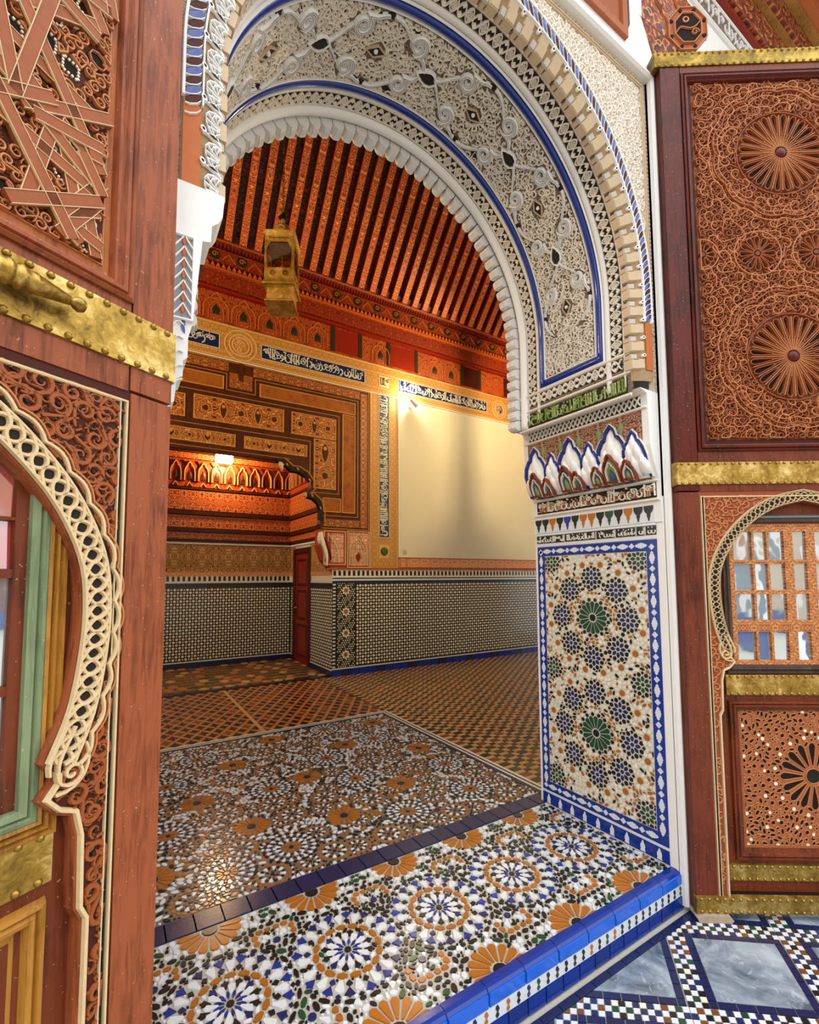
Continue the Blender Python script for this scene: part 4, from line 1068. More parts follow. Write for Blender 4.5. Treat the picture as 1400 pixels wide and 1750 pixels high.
def make_leaf(side, loc, ang, label, smax):
    t = Vector((cos(ang), sin(ang), 0)); n_ = Vector((-sin(ang), cos(ang), 0))*(1 if side == 'l' else -1)
    fr = plane((0, 0, 0), t, (0, 0, 1), n_)
    rot = n_.to_track_quat('Z', 'Y').to_matrix().to_4x4()
    root = empty('carved_door_leaf', loc, 0, label=label, cat='door', kind='thing', group=None)
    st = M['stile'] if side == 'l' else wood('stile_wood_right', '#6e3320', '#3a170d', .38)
    # frame: stiles and rails
    b = B(); slab(b, fr, 0, LZ0, LW, LZ1, -.066, -.058, 0); mk('back_board', b, M['wood_grey'], root)
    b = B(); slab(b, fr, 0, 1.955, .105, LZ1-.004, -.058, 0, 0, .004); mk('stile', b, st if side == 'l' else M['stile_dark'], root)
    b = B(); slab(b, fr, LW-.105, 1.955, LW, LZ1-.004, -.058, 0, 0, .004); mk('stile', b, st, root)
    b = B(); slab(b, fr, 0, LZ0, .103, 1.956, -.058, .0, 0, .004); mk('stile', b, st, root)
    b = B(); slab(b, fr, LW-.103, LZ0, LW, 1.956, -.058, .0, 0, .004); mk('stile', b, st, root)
    for r0, r1 in ((1.955, 2.15), (4.10, LZ1-.004)):
        b = B(); slab(b, fr, .105, r0, LW-.105, r1, -.058, -.001); mk('rail', b, st, root)
    b = B(); R_ = [(.105, 2.15), (LW-.105, 2.15), (LW-.105, 4.115), (.105, 4.115)]
    sweep(b, fr, R_, [(0, -.03), (0, .006), (.007, .012), (.013, .005), (.016, .011), (.024, .011), (.031, -.002), (.036, -.004), (.044, -.022)], 0, True)
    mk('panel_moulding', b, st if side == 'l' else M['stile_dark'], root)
    b = B(); slab(b, fr, .14, 2.18, LW-.14, 4.085, -.058, -.018); up = mk('upper_panel', b, M['carve_lo'] if side == 'r' else wood('panel_field_wood', '#a9602a', '#6e3514', .42), root)
    PB = (.162, 2.21, LW-.162, 4.07)
    if side == 'l':
        b = B(); slab(b, fr, PB[0], PB[1], PB[2], PB[3], -.02, -.0172); mk('carving_ground', b, M['carve_lo'], up)
        S = B(); inside = lambda x, y: PB[0] < x < PB[2] and PB[1] < y < PB[3]
        segs = []
        cen = [(x+(.17 if j % 2 else 0), 2.30+j*.30) for j in range(6) for x in (.04, .38, .72)]
        for cx, cz in cen:
            for k in range(8):
                for r, L in ((.085, .19), (.155, .13)):
                    a = k*pi/4+(.2 if r < .15 else .55); x, y = cx+r*cos(a), cz+r*sin(a); dx, dy = -sin(a), cos(a)
                    segs.append(((x-dx*L, y-dy*L), (x+dx*L, y+dy*L)))
        segs = [sg for sg in segs if min(sg[0][0], sg[1][0]) < smax]
        hh = 0
        for (p, q) in segs:
            P = [(p[0]+(q[0]-p[0])*i/10, p[1]+(q[1]-p[1])*i/10) for i in range(11)]; P = [c for c in P if inside(*c)]
            if len(P) < 2: continue
            hh = (hh+1) % 4; e = .0021*hh-.002
            ribbon(S, fr, P, .026, -.018, -.0045+e, 0, top=.86)
            for o in (-.0112, .0112): ribbon(S, fr, offs(P, o), .0018, -.006, -.0032+e, 1, top=.7)
        mk('strapwork', S, sub('carve', 'cream'), up, kind='stuff')
        S = B(); rr = random.Random(12); pts_ = []
        for i in range(1800):
            x, y = rr.uniform(PB[0]+.02, min(PB[2], smax)), rr.uniform(PB[1]+.02, PB[3]-.02)
            if any(hyp(x-a, y-c) < .046 for a, c in pts_): continue
            pts_.append((x, y)); a = rr.uniform(0, pi); r = rr.uniform(.017, .027); k = rr.choice((4, 5, 6, 4))
            P = ngon(x, y, r, k, a)
            prism(S, fr, P, -.0172, -.0165, 1)
            if rr.random() < .72:
                for j in range(k):
                    for q in range(4):
                        u = (P[j-1][0]+(P[j][0]-P[j-1][0])*(q+.5)/4, P[j-1][1]+(P[j][1]-P[j-1][1])*(q+.5)/4); prism(S, fr, ngon(*u, .0026, 5), -.017, -.0125, 2)
            else:
                ribbon(S, fr, ngon(x, y, r*.7, 8), .003, -.017, -.011, 3, True); prism(S, fr, tear(x-r*.35, y, a, r*.8, r*.5), -.017, -.012, 0)
        arabesque(S, fr, lambda x, y: inside(x, y) and all(hyp(x-a, y-c) > .024 for a, c in pts_), PB, .013, .0042, -.0175, -.009, 5, 3, 0, 1)
        mk('panel_carving', S, sub('carve', 'hole', 'bead', 'carve_hi'), up, kind='stuff')
        S = B(); ribbon(S, fr, [(PB[0], PB[1]), (PB[2], PB[1]), (PB[2], PB[3]), (PB[0], PB[3])], .004, -.018, -.0145, 0, True); mk('panel_line', S, M['carve_hi'], up)
    else:
        b = B(); slab(b, fr, PB[0], PB[1], PB[2], PB[3], -.02, -.0172); mk('carving_ground', b, arab('carved_field', ['#3c180c', '#8f4a24', '#5a2814', '#a85a2e', '#2e1208'], 42, 3, (.146, .0), .6, .9, 8.2, .004), up)
        inside = lambda x, y: PB[0]+.004 < x < min(PB[2], smax)-.004 and PB[1]+.004 < y < PB[3]-.004
        keep = []
        for cz in (2.618, 3.674):
            S = B()
            for k in range(24):
                a = 2*pi*(k+.5)/24
                P = petal(HC, cz, a, .098, .204, .029, 'blunt')
                pb = B(); ribbon(pb, fr, P, .005, -.0175, -.002, 0, True); prism(pb, fr, petal(HC, cz, a, .106, .198, .021, 'blunt'), -.0175, -.016, 1)
                mk('petal', pb, sub('carve', 'hole'), up)
                a = 2*pi*k/24
                ribbon(S, fr, [(HC+.034*cos(a), cz+.034*sin(a)), (HC+.1*cos(a), cz+.1*sin(a)), (HC+.20*cos(a), cz+.20*sin(a))], .005, -.0175, -.0005, 2)
                a = 2*pi*(k+.5)/24; ribbon(S, fr, [(HC+.03*cos(a), cz+.03*sin(a)), (HC+.1*cos(a), cz+.1*sin(a))], .004, -.0175, -.002, 2)
            for r, w_, h in ((.033, .008, .0), (.218, .006, -.004)): ribbon(S, fr, ngon(HC, cz, r, 36), w_, -.0175, h, 0, True)
            for k in range(12):
                a0 = 2*pi*k/12; 
                for r, m, hh in ((.325, 0, .002), (.345, 2, -.001), (.300, 2, -.002)):
                    P = [(HC+(r+.018*sin(6*q*pi/.5236/6*1.0))*cos(a0+q), cz+(r+.018*sin(q/.5236*pi))*sin(a0+q)) for q in np.linspace(0, .5236, 7)]
                    P = [p for p in P if inside(*p)]
                    if len(P) > 2: ribbon(S, fr, P, .0085 if m == 0 else .0055, -.0175, hh, m)
                P = [(HC+.372*cos(a0+q), cz+.372*sin(a0+q)) for q in np.linspace(.1, .42, 5)]; P = [p for p in P if inside(*p)]
                if len(P) > 2: ribbon(S, fr, P, .014, -.0175, -.0165, 1); ribbon(S, fr, offs(P, .011), .006, -.0175, -.002, 2)
                P = [(HC+.312*cos(a0+q), cz+.312*sin(a0+q)) for q in np.linspace(.15, .38, 4)]; P = [p for p in P if inside(*p)]
                if len(P) > 2: ribbon(S, fr, P, .011, -.0175, -.0163, 1)
            mk('rosette_straps', S, sub('carve', 'hole', 'carve_hi'), up)
            S = B(); lathe(S, [(.030, -.018), (.028, -.004), (.02, .004), (.008, .007), (.001, .0075)], Matrix.Translation(t*HC+Vector((0, 0, cz))) @ rot, 16)
            mk('rosette_boss', S, M['stile_dark'], up, smooth=True)
            keep.append((HC, cz, .222))
        for sx, r0 in ((.444, .088), (.728, .088), (.175, .06), (.99, .06)):
            S = B(); cz = 3.148
            for k in range(12):
                a = 2*pi*k/12; P = petal(sx, cz, a, .02, r0, .027, 'blunt')
                if not all(inside(*p) for p in P): continue
                ribbon(S, fr, P, .005, -.0175, -.003, 0, True); prism(S, fr, petal(sx, cz, a, r0*.55, r0*.93, .014, 'alm'), -.0175, -.016, 1)
            P = [p for p in ngon(sx, cz, r0*1.3, 30) if inside(*p)]; ribbon(S, fr, P, .0065, -.0175, -.001, 2, len(P) == 30)
            prism(S, fr, ngon(sx, cz, .016, 10), -.0175, -.002, 3, .004)
            mk('small_rosette', S, sub('carve', 'hole', 'carve_hi', 'wood_mid'), up); keep.append((sx, cz, r0*1.05))
        ok = lambda x, y: inside(x, y) and all((x-a)**2+(y-c)**2 > r*r for a, c, r in keep)
        S = B(); arabesque(S, fr, ok, PB, .0235, .0062, -.0175, -.004, 21, 0, 2, 1); arabesque(S, fr, ok, (PB[0]+.01, PB[1]+.012, PB[2], PB[3]), .034, .0055, -.0175, -.0025, 22, 2, 2, None, False, .5, .8)
        mk('panel_carving', S, sub('carve', 'hole', 'carve_hi'), up, kind='stuff')
    # keyhole-arched frame
    fld = M['carve_lo'] if side == 'l' else flat('pale_red_cedar', '#94482a', .55, .25, 60)
    b = B()
    for sg in (1, -1):
        K = key_half; P = [(HC-sg*(HC-.1), LZ0), (HC-sg*(HC-.1), 1.956), (HC, 1.956)]+[(HC-sg*d, z_) for d, z_ in K[::-1]]+[(HC-sg*.43, LZ0)]
        b.add([fr(x, y, -.004) for x, y in P], [tuple(range(len(P)))], 0, P)
    kf = mk('keyhole_frame', b, fld, root)
    b = B(); sweep(b, fr, KEYP, [(0, -.004), (-.004, -.004), (-.006, -.012), (-.006, -.058)]); mk('reveal', b, st, kf)
    fin = in_poly(KEYP+[(HC+.43, 0), (HC-.43, 0)])
    AO = offs(ARCH, .058); aout = in_poly(AO)
    ok = lambda x, y: .118 < x < min(LW-.118, smax) and .06 < y < 1.935 and not fin(x, y) and not aout(x, y) and not any(fin(x+q, y+e) for q, e in ((.012, 0), (-.012, 0), (0, .012)))
    S = B()
    if side == 'l':
        arabesque(S, fr, ok, (.11, .06, LW-.11, 1.94), .024, .0098, -.004, .0025, 31, 0, 0, 1, True, .3, 1.25); arabesque(S, fr, ok, (.12, .07, LW-.12, 1.94), .017, .0055, -.004, .0012, 33, 0, 0, 1, True, .5, .9)
    else:
        arabesque(S, fr, ok, (.11, .06, LW-.11, 1.94), .021, .0058, -.004, .0012, 32, 0, 0, None, True, .35, 1.1)
    mk('frame_carving', S, [M['carve'] if side == 'l' else M['carve_hi'], M['stucco_dark']], kf, kind='stuff')
    S = B()
    for o, w_, h, m in ((.108, .007, .004, 0), (.116, .004, .001, 1), (.1215, .004, .003, 0)):
        ribbon(S, fr, [(o, LZ0+.07), (o, 1.952-o*.2), (LW-o, 1.952-o*.2), (LW-o, LZ0+.07)], w_, -.005, h, m)
    mk('cream_fillet', S, sub('cream', 'black'), kf)
    # lower edging of the opening
    foot = KL[:9]
    for F_ in (foot, [(2*HC-x, y) for x, y in foot][::-1]):
        S = B(); sweep(S, fr, F_, [(.0, -.004), (.002, .005), (.008, .005), (.01, -.004)]); mk('edge_fillet', S, M['cream'], kf)
    # interlaced arch trim
    S = B(); sweep(S, fr, ARCH, [(.002, -.004), (.002, -.0015), (.05, -.0015), (.05, -.004)], 1)
    D = []; L = 0
    for i, p in enumerate(ARCH):
        if i: L += hyp(p[0]-ARCH[i-1][0], p[1]-ARCH[i-1][1])
        D.append(L)
    nn = normals(ARCH, False); A_ = np.array(ARCH); N_2 = np.array(nn)
    def onarch(l, o):
        x = np.interp(l, D, A_[:, 0]); y = np.interp(l, D, A_[:, 1]); a = np.interp(l, D, N_2[:, 0]); c = np.interp(l, D, N_2[:, 1]); k = hyp(a, c) or 1
        return (float(x+a/k*o), float(y+c/k*o))
    per = .058; npz = int(L/per); sm = 10
    wt, sp = (.0088, .0265) if side == 'l' else (.0030, .0245)
    for k in range(-2, int(L/sp)+1):
        for dr in (1, -1):
            Q = []
            for q in range(9):
                l = sp*k+(q/8)*.052+.007*sin(q/8*2*pi); o = .004+.045*q/8 if dr > 0 else .049-.045*q/8
                if 0 <= l <= L: Q.append(onarch(l, o))
            if len(Q) > 3: ribbon(S, fr, Q, wt, -.002, .0055+.0012*(k % 2)*dr, 0)
    P = [onarch(L*i/80, .003) for i in range(81)]; ribbon(S, fr, P, wt*.8, -.002, .007, 0)
    P = [onarch(L*i/80, .0495) for i in range(81)]; ribbon(S, fr, P, wt*.8, -.002, .006, 0)
    if side == 'l':
        P = [onarch(L*i/(npz*8), .058+.010*abs(sin(pi*i/8))) for i in range(npz*8+1)]; ribbon(S, fr, offs(P, -.007), .008, -.003, .001, 1); ribbon(S, fr, P, .008, -.003, .008, 0); ribbon(S, fr, offs(P, .010), .005, -.003, .004, 2)
    else:
        P = [onarch(L*i/60, .054) for i in range(61)]; ribbon(S, fr, P, .0045, -.003, .007, 0)
    mk('arch_trim', S, sub('cream', 'stucco_dark', 'carve_hi'), kf)
    for sg in (1, -1):
        S = B(); g = lambda P: [(HC-sg*(HC-x), y) for x, y in P]
        ribbon(S, fr, g(bez((.185, 1.27), (.20, 1.235), (.215, 1.215), (.212, 1.19), 6)+spiral(.188, 1.185, .026, .2, 1.5, -1, 20, .1)), .008, -.003, .008, 0)
        ribbon(S, fr, g(bez((.2, 1.275), (.215, 1.235), (.232, 1.22), (.226, 1.19), 6)), .007, -.003, .008, 0)
        ribbon(S, fr, g(bez((.165, 1.235), (.15, 1.2), (.165, 1.15), (.215, 1.152), 8)), .007, -.003, .008, 0)
        mk('scroll', S, M['cream'], kf)
    # wicket door set in the opening
    wm = M['wood_mid'] if side == 'r' else M['wood_mid']
    b = B()
    for r in ((.15, .10, .25, 1.93), (LW-.25, .10, LW-.15, 1.93), (.25, .96, LW-.25, 1.128), (.25, 1.80, LW-.25, 1.95), (.25, .10, LW-.25, .24)): slab(b, fr, *r, -.058, -.036)
    wk = mk('wicket_door', b, wm, root)
    W0, W1, Z0, Z1 = .25, LW-.25, 1.128, 1.80
    RR = [(W0-.026, Z0-.026), (W1+.026, Z0-.026), (W1+.026, Z1+.026), (W0-.026, Z1+.026)]
    if side == 'r':
        b = B(); sweep(b, fr, RR, [(-.014, -.036), (-.012, -.026), (-.004, -.024), (0, -.03), (.006, -.022), (.018, -.024), (.026, -.04), (.03, -.056)], 0, True); mk('window_moulding', b, M['wood_grey'], wk)
    else:
        b = B(); sweep(b, fr, [(x+(-.012 if x < HC else .012), y+(-.012 if y < 1.4 else .012)) for x, y in RR], [(-.016, -.036), (-.014, -.022), (-.008, -.02), (-.004, -.026), (.002, -.018), (.008, -.03), (.012, -.02), (.018, -.022)], 0, True); mk('window_moulding', b, M['ochre_wood'], wk)
        b = B(); sweep(b, fr, RR, [(.002, -.04), (.004, -.024), (.014, -.022), (.018, -.03), (.022, -.024), (.034, -.028), (.038, -.056)], 0, True); mk('window_frame', b, M['green_wood'], wk)
    win = mk('window', B(), M['wood_grey'], root)
    cols = [(.275, .358), (.373, .428), (.443, .510), (.556, .614)]; cols += [(LW-c, LW-a) for a, c in cols[2::-1]]
    rows = [(1.15, 1.28), (1.34, 1.46), (1.482, 1.605), (1.627, 1.76)]
    if side == 'l': rows = [(1.15, 1.34), (1.36, 1.55), (1.57, 1.655), (1.665, 1.78)]; cols = [(.282, .312), (.33, .46), (.475, .69), (.71, .85), (.865, .89)]
    rr = random.Random(3)
    for i, (a, c) in enumerate(cols):
        for j, (e, f_) in enumerate(rows):
            b = B(); dx, dz = rr.uniform(-.0016, .0016), rr.uniform(-.0016, .0016)
            P = [(a-.004, e-.004), (c+.004, e-.004), (c+.004, f_+.004), (a-.004, f_+.004)]
            hs = [-.05-dx-dz, -.05+dx-dz, -.05+dx+dz, -.05-dx+dz]
            b.add([fr(x, y, h) for (x, y), h in zip(P, hs)]+[fr(x, y, h-.003) for (x, y), h in zip(P, hs)], [(0, 1, 2, 3), (7, 6, 5, 4), (0, 4, 5, 1), (1, 5, 6, 2), (2, 6, 7, 3), (3, 7, 4, 0)])
            mt = M['pane']
            if side == 'l' and j == 3: mt = M[('p_red', 'p_vio', 'p_yel')[i % 3]]
            if side == 'l' and j == 2: mt = M[('p_red', 'p_yel', 'p_vio')[i % 3]]
            mk('pane', b, mt, win)
    b = B(); xs = [W0-.004]+[q for c in cols for q in c]+[W1+.004]; zs_ = [Z0-.004]+[q for c in rows for q in c]+[Z1+.004]
    for k in range(0, len(xs), 2):
        b1 = B(); slab(b1, fr, xs[k], Z0, xs[k+1], Z1, -.056, -.038, 0, .002); mk('lattice_bar', b1, M['lattice'] if side == 'r' else M['wood_mid'], win)
    for k in range(0, len(zs_), 2):
        b1 = B(); slab(b1, fr, W0, zs_[k], W1, zs_[k+1], -.056, -.0385, 0, .002); mk('lattice_bar', b1, M['lattice'] if side == 'r' else M['wood_mid'], win)
    if side == 'r':
        b = B(); sweep(b, fr, [(W0, 1.832), (W1, 1.832)], roundp(.024, -.04, -.02)); mk('iron_rail', b, flat('worn_iron', '#8d949c', .3, .3, 30, .7), win)
    # lower panel of the wicket
    b = B(); sweep(b, fr, [(.205, .24), (LW-.205, .24), (LW-.205, .962), (.205, .962)], [(0, -.036), (.004, -.022), (.012, -.02), (.016, -.028), (.022, -.02), (.03, -.022), (.036, -.036), (.052, -.04)], 0, True); mk('wicket_moulding', b, M['wood_mid'] if side == 'r' else M['ochre_wood'], root)
    b = B(); slab(b, fr, .25, .29, LW-.25, .925, -.06, -.04); wp = mk('wicket_panel', b, M['rose_wood'] if side == 'r' else M['wood_mid'], root)
    if side == 'r':
        Z = Zel(.265, .305, LW-.265, .912, .0018); c = (HC, .615)
        DK, DB, BN = 0, 1, 2
        Z.put(ngon(*c, .034, 16), DB); Z.ring(*c, 16, .046, .152, .034, 'blunt', DK)
        for k in range(8):
            a = k*pi/4; x, y = c[0]+.245*cos(a)*1.02, c[1]+.235*sin(a)
            for q in range(4): Z.put(petal(x, y, q*pi/4, -.026, .026, .012, 'alm'), DB, .9)
            Z.ring(x, y, 8, .036, .06, .02, 'hex', DK, .5); Z.ring(x, y, 8, .062, .078, .016, 'alm', DB, 0)
        for k in range(16):
            a = 2*pi*(k+.5)/16; Z.put(ngon(c[0]+.178*cos(a), c[1]+.178*sin(a), .0085, 8), BN); Z.put(petal(*c, a, .158, .168, .012, 'kite'), DK); Z.put(petal(*c, 2*pi*k/16, .156, .19, .018, 'alm'), DK)
        for x in (-.27, -.135, 0, .135, .27):
            for y in (-.27, -.13, .13, .27):
                if hyp(x, y) > .22:
                    Z.ring(c[0]+x, c[1]+y, 4, -.02, .02, .01, 'alm', DB, .25, .6); Z.put(ngon(c[0]+x+.045, c[1]+y+.04, .0085, 8), BN); Z.put(ngon(c[0]+x-.045, c[1]+y-.04, .0085, 8), BN)
        Z.fill(.015, (DK, DK, DB), 5000, 3, 'alm'); Z.fill(.008, (DK, BN, DB), 4000, 4)
        S = B()
        for p, m in Z.items: prism(S, fr, p, -.04, -.0415+.0035*(m == 2)+.0018, m)
        S2 = B()
        for p, m in Z.items: ribbon(S2, fr, p, .0035, -.0405, -.0365, 0, True)
        mk('inlay', S, sub('hole', 'black', 'bead'), wp, kind='stuff'); mk('inlay_line', S2, M['carve_hi'], wp, kind='stuff')
    else:
        S = B(); slab(S, fr, .30, .34, LW-.30, .87, -.04, -.032); mk('raised_field', S, M['lattice'], wp)
        S = B(); sweep(S, fr, [(.272, .31), (LW-.272, .31), (LW-.272, .9), (.272, .9)], [(0, -.04), (.004, -.026), (.012, -.03), (.02, -.026), (.03, -.04)], 0, True); mk('inner_moulding', S, M['ochre_wood'], wp)
    # brass bands with studs
    db = dome(.0078); stud = None
    for nm, s0, s1, z0, z1, h, bm in (('brass_band', -.004, LW+.004, 1.985 if side == 'r' else 2.008, 2.10 if side == 'r' else 2.132, .005, 'brass'), ('brass_band', -.028, LW+.004, 4.152, 4.236, .004, 'brass_dk'), ('brass_band', -.006, LW+.006, .028, .103, .012, 'brass'),
                                  ('brass_band', .165, LW-.165, .150, .226, -.024, 'brass'), ('brass_band', .196, LW-.196, .985, 1.086, -.026, 'brass')):
        b = B(); slab(b, fr, s0, z0, s1, z1, h-.02, h, 0, .004)
        if s0 < 0 and z0 > 1:
            slab(b, fr, s0-.002, z0, .004, z1, -.062, h-.003, 0, .003)
        bd = mk(nm, b, M[bm], root)
        k = s0+.026
        while k < min(s1, smax+.05):
            for zz in (z0+.011, z1-.011):
                mt = Matrix.Translation(t*k+Vector((0, 0, zz))+n_*(h-.0005)) @ rot
                if stud is None:
                    stud = mk('stud', db, M['brass'], bd, smooth=True); stud.matrix_local = mt
                else: dup(stud, bd, mt)
            k += .0345
    if side == 'l':
        def loc_lathe(b, prof): lathe(b, prof, Matrix.Translation(t*.215+Vector((0, 0, 2.074))+n_*.034) @ t.to_track_quat('Z', 'Y').to_matrix().to_4x4(), 18)
        b = B(); loc_lathe(b, [(.001, 0), (.011, .004), (.0145, .012), (.011, .021), (.007, .026), (.009, .03), (.0185, .085), (.02, .088), (.0185, .092), (.0185, .104), (.0225, .107), (.0225, .113), (.019, .116), (.019, .122), (.023, .125), (.023, .131), (.0195, .135), (.0195, .30), (.001, .30)])
        bo = mk('sliding_bolt', b, M['brass'], root, smooth=True, label='round brass sliding bolt with ball end')
        b = B(); P = ngon(0, 0, .028, 14); 
        for q in (.16, .27):
            lathe(b, [(.021, q), (.026, q), (.026, q+.014), (.021, q+.014)], Matrix.Translation(t*.215+Vector((0, 0, 2.074))+n_*.030) @ t.to_track_quat('Z', 'Y').to_matrix().to_4x4(), 14)
        mk('bolt_staple', b, M['brass_dk'], bo, smooth=True)
    else:
        b = B(); P = [(.0, 0), (.14, 0), (.15, .012), (.135, .03), (.02, .032), (-.01, .02)]
        n0 = len(P); b.add([fr(x, y, -.07) for x, y in P]+[fr(x, y, .03) for x, y in P], [tuple(range(n0)), tuple(range(n0, 2*n0))]+[(i, (i+1) % n0, n0+(i+1) % n0, n0+i) for i in range(n0)], 0)
        mk('pivot_block', b, flat('pale_pivot_stone', '#b9a48c', .4, .3, 30), root, label='worn pale pivot block under the hinge corner')
    return root
make_leaf('l', (.107, 1.22, 0), math.radians(210.98), 'left cedar door leaf with a brass sliding bolt, opened towards the viewer', 1.2)
make_leaf('r', (2.294, 1.219, 0), math.radians(-34), 'right cedar door leaf with two large carved rosettes and a lattice window', 1.2)
# ================================================================ the hall
YW_ = 6.236; YA = 8.1; XA = 2.64
fW = plane((0, YW_, 0), (1, 0, 0), (0, 0, 1), (0, -1, 0))
fAb = plane((0, YA, 0), (1, 0, 0), (0, 0, 1), (0, -1, 0))
fAr = plane((XA, 0, 0), (0, 1, 0), (0, 0, 1), (-1, 0, 0))
# ---- back wall
b = B(); box(b, XA, YW_, 0, 9, YA+.2, 8.2); box(b, -4.2, YW_, 3.62, XA, YA+.2, 8.2); box(b, -4.2, YW_, 0, -1.0, YA+.2, 8.2); box(b, -1.0, YA, 0, XA, YA+.2, 3.7)
wb = mk('wall_back', b, M['ivory_wall'], kind='structure', label='back wall of the hall, bare ivory plaster above a black and white mosaic dado', cat='wall')
b = B()
for i in range(46):
    x0 = XA-.01+i*.14; b1 = B(); slab(b1, fW, x0+.0015, ZS-.01, x0+.1385, .262, -.005, .014, 0, .003); mk('skirting_tile', b1, M['navyt'] if i % 4 == 1 else M['cobalt'], wb)
b = B(); slab(b, fW, XA-.012, .262, 9, .282, 0, .013, 0, .003); slab(b, fW, XA-.012, 1.505, 9, 1.53, 0, .012); slab(b, fW, XA-.012, 1.545, 9, 1.575, 0, .016, 0, .004); mk('white_strip', b, M['W'], wb)
b = B(); slab(b, fW, XA-.004, .282, 9, 1.505, 0, .004); slab(b, fW, XA-.008, 1.53, 9, 1.545, 0, .01); slab(b, fW, XA-.006, 1.47, 9, 1.505, 0, .007, 1)
mk('dado_ground', b, [glaze('olive_black_mosaic', '#2b2d22', .22, .3), M['navyt']], wb)
def dots(b, fr, u0, u1, v0, v1, p, r, h0, h1):
    nj = int((v1-v0)/p); ni = int((u1-u0)/p)
    for j in range(nj):
        for i in range(ni):
            q = r if (i+j) % 2 == 0 else r*.72
            prism(b, fr, ngon(u0+(i+.5)*p, v0+(j+.5)*p, q, 6 if (i+j) % 2 == 0 else 4, .3), h0, h1, 0, .001)
b = B(); dots(b, fW, 3.0, 7.6, .30, 1.46, .0445, .0205, .004, .0056); mk('mosaic_dots', b, M['Wc'], wb, kind='stuff')
b = B()
for i in range(60): slab(b, fW, XA-.003+.075*i+.008, 1.578, XA+.075*i+.043, 1.648, .004, .01, 0, .0)
mk('black_teeth', b, M['K'], wb, kind='stuff')
b = B(); slab(b, fW, XA-.012, 1.575, 9, 1.66, 0, .007); mk('tooth_ground', b, M['Wc'], wb)
b = B()
for i in range(24): slab(b, fW, XA-.002, .29+i*.05, XA+.04, .312+i*.05, .003, .0065)
mk('edge_checker', b, M['W'], wb, kind='stuff')
b = B()
for i in range(-3, 9):
    for j in range(0, 40):
        cx, cz = 2.70+(i+.5*(j % 2))*.034, .30+j*.03
        if 2.70 < cx < 2.985 and not any(hyp(cx-2.84, cz-zz) < .07 for zz in (1.366, 1.064, .763, .461)): prism(b, fW, ngon(cx, cz, .0115, 4, 0), .004, .0056, 0 if (i*3+j*2) % 5 else 1)
for zz in (1.366, 1.064, .763, .461):
    for k in range(8): prism(b, fW, petal(2.84, zz, k*pi/4, .026, .066, .03, 'hex'), .004, .007, 0)
    prism(b, fW, ngon(2.84, zz, .024, 8), .004, .008, 2)
for x in (2.695, 2.99): slab(b, fW, x-.004, .285, x+.004, 1.47, .004, .007, 3)
mk('corner_mosaic', b, sub('Wc', 'G', 'O', 'K'), wb, kind='stuff')
# gold frames
b = B(); slab(b, fW, -1.2, 4.365, 9, 4.82, 0, .010); slab(b, fW, 3.215, 1.69, 3.70, 4.365, 0, .010); gold = mk('gilt_frame', b, M['gold'], wb)
b = B()
for v in (4.38, 4.80): sweep(b, fW, [(-1.2, v), (9, v)], roundp(.022, .008, .02))
for v in (4.45, 4.685): ribbon(b, fW, [(-1.2, v), (9, v)], .012, .008, .014)
for u in (3.228, 3.688): sweep(b, fW, [(u, 1.69), (u, 4.37)], roundp(.02, .008, .02))
for u in (3.35, 3.575): ribbon(b, fW, [(u, 1.75), (u, 4.42)], .012, .008, .014)
mk('gilt_line', b, flat('pale_gilt', '#dcb06c', .5, .2, 40), gold)
def inscr(u0, v0, u1, v1, seed, vert=False):
    b = B(); slab(b, fW, u0, v0, u1, v1, .008, .012, 0)
    f = fW if not vert else (lambda u, v, h=0.0: fW(u1-(v-u0), u, h))
    a = (u0+.01, v0+.008, u1-.01, v1-.008) if not vert else (v0+.01, u0+.008, v1-.01, u1-.008)
    strokes(b, f, *a, .017, .011, .016, 1, seed); strokes(b, f, a[0]+.02, a[1]+.02, a[2], a[3], .012, .011, .0145, 1, seed+50)
    P = rect(u0, v0, u1, v1); ribbon(b, fW, P, .012, .008, .017, 1, True)
    mk('inscription_band', b, [M['N'] if not vert else flat('slate_blue', '#39435c', .4, .3, 40), flat('inscription_white', '#d6d6cc', .5, .15, 50)], gold)
inscr(.2, 4.475, 1.06, 4.66, 1); inscr(1.59, 4.475, 3.13, 4.66, 2); inscr(3.72, 4.475, 5.55, 4.66, 3); inscr(6.15, 4.475, 7.6, 4.66, 4); inscr(3.375, 2.15, 3.55, 4.36, 5, True)
def medal(u, v, r, c):
    b = B()
    for q, h in ((1, .018), (.72, .02), (.52, .022)): ribbon(b, fW, ngon(u, v, r*q, 28), .02, .008, h, 0, True)
    prism(b, fW, ngon(u, v, r*.45, 20), .008, .014, 1); arabesque(b, fW, lambda x, y: hyp(x-u, y-v) < r*.4, (u-r*.4, v-r*.4, u+r*.4, v+r*.4), r*.2, .012, .013, .019, 3, 0, 0, None)
    mk('medallion', b, [flat('pale_gilt_ring', '#e0bd84', .5, .2, 40), M[c] if c in M else c], gold)
medal(1.325, 4.575, .20, 'gold_plain'); medal(5.85, 4.575, .16, 'N')
b = B(); slab(b, fW, 3.375, 1.84, 3.55, 2.04, .008, .013, 0); prism(b, fW, ngon(3.462, 1.94, .062, 14), .012, .02, 1); ribbon(b, fW, spiral(3.462, 1.94, .045, 0, 1.6), .014, .018, .026, 2); slab(b, fW, 3.375, 4.48, 3.55, 4.65, .008, .014, 3)
strokes(b, fW, 3.39, 4.495, 3.54, 4.635, .014, .013, .019, 4, 8); mk('square_medallion', b, [flat('sand_panel', '#c8b070', .6, .2, 40), flat('moss_green', '#3d4a1c', .5, .3, 40), flat('leaf_green', '#6f8236', .5, .3, 40), M['cream'], M['pan_frame']], gold)
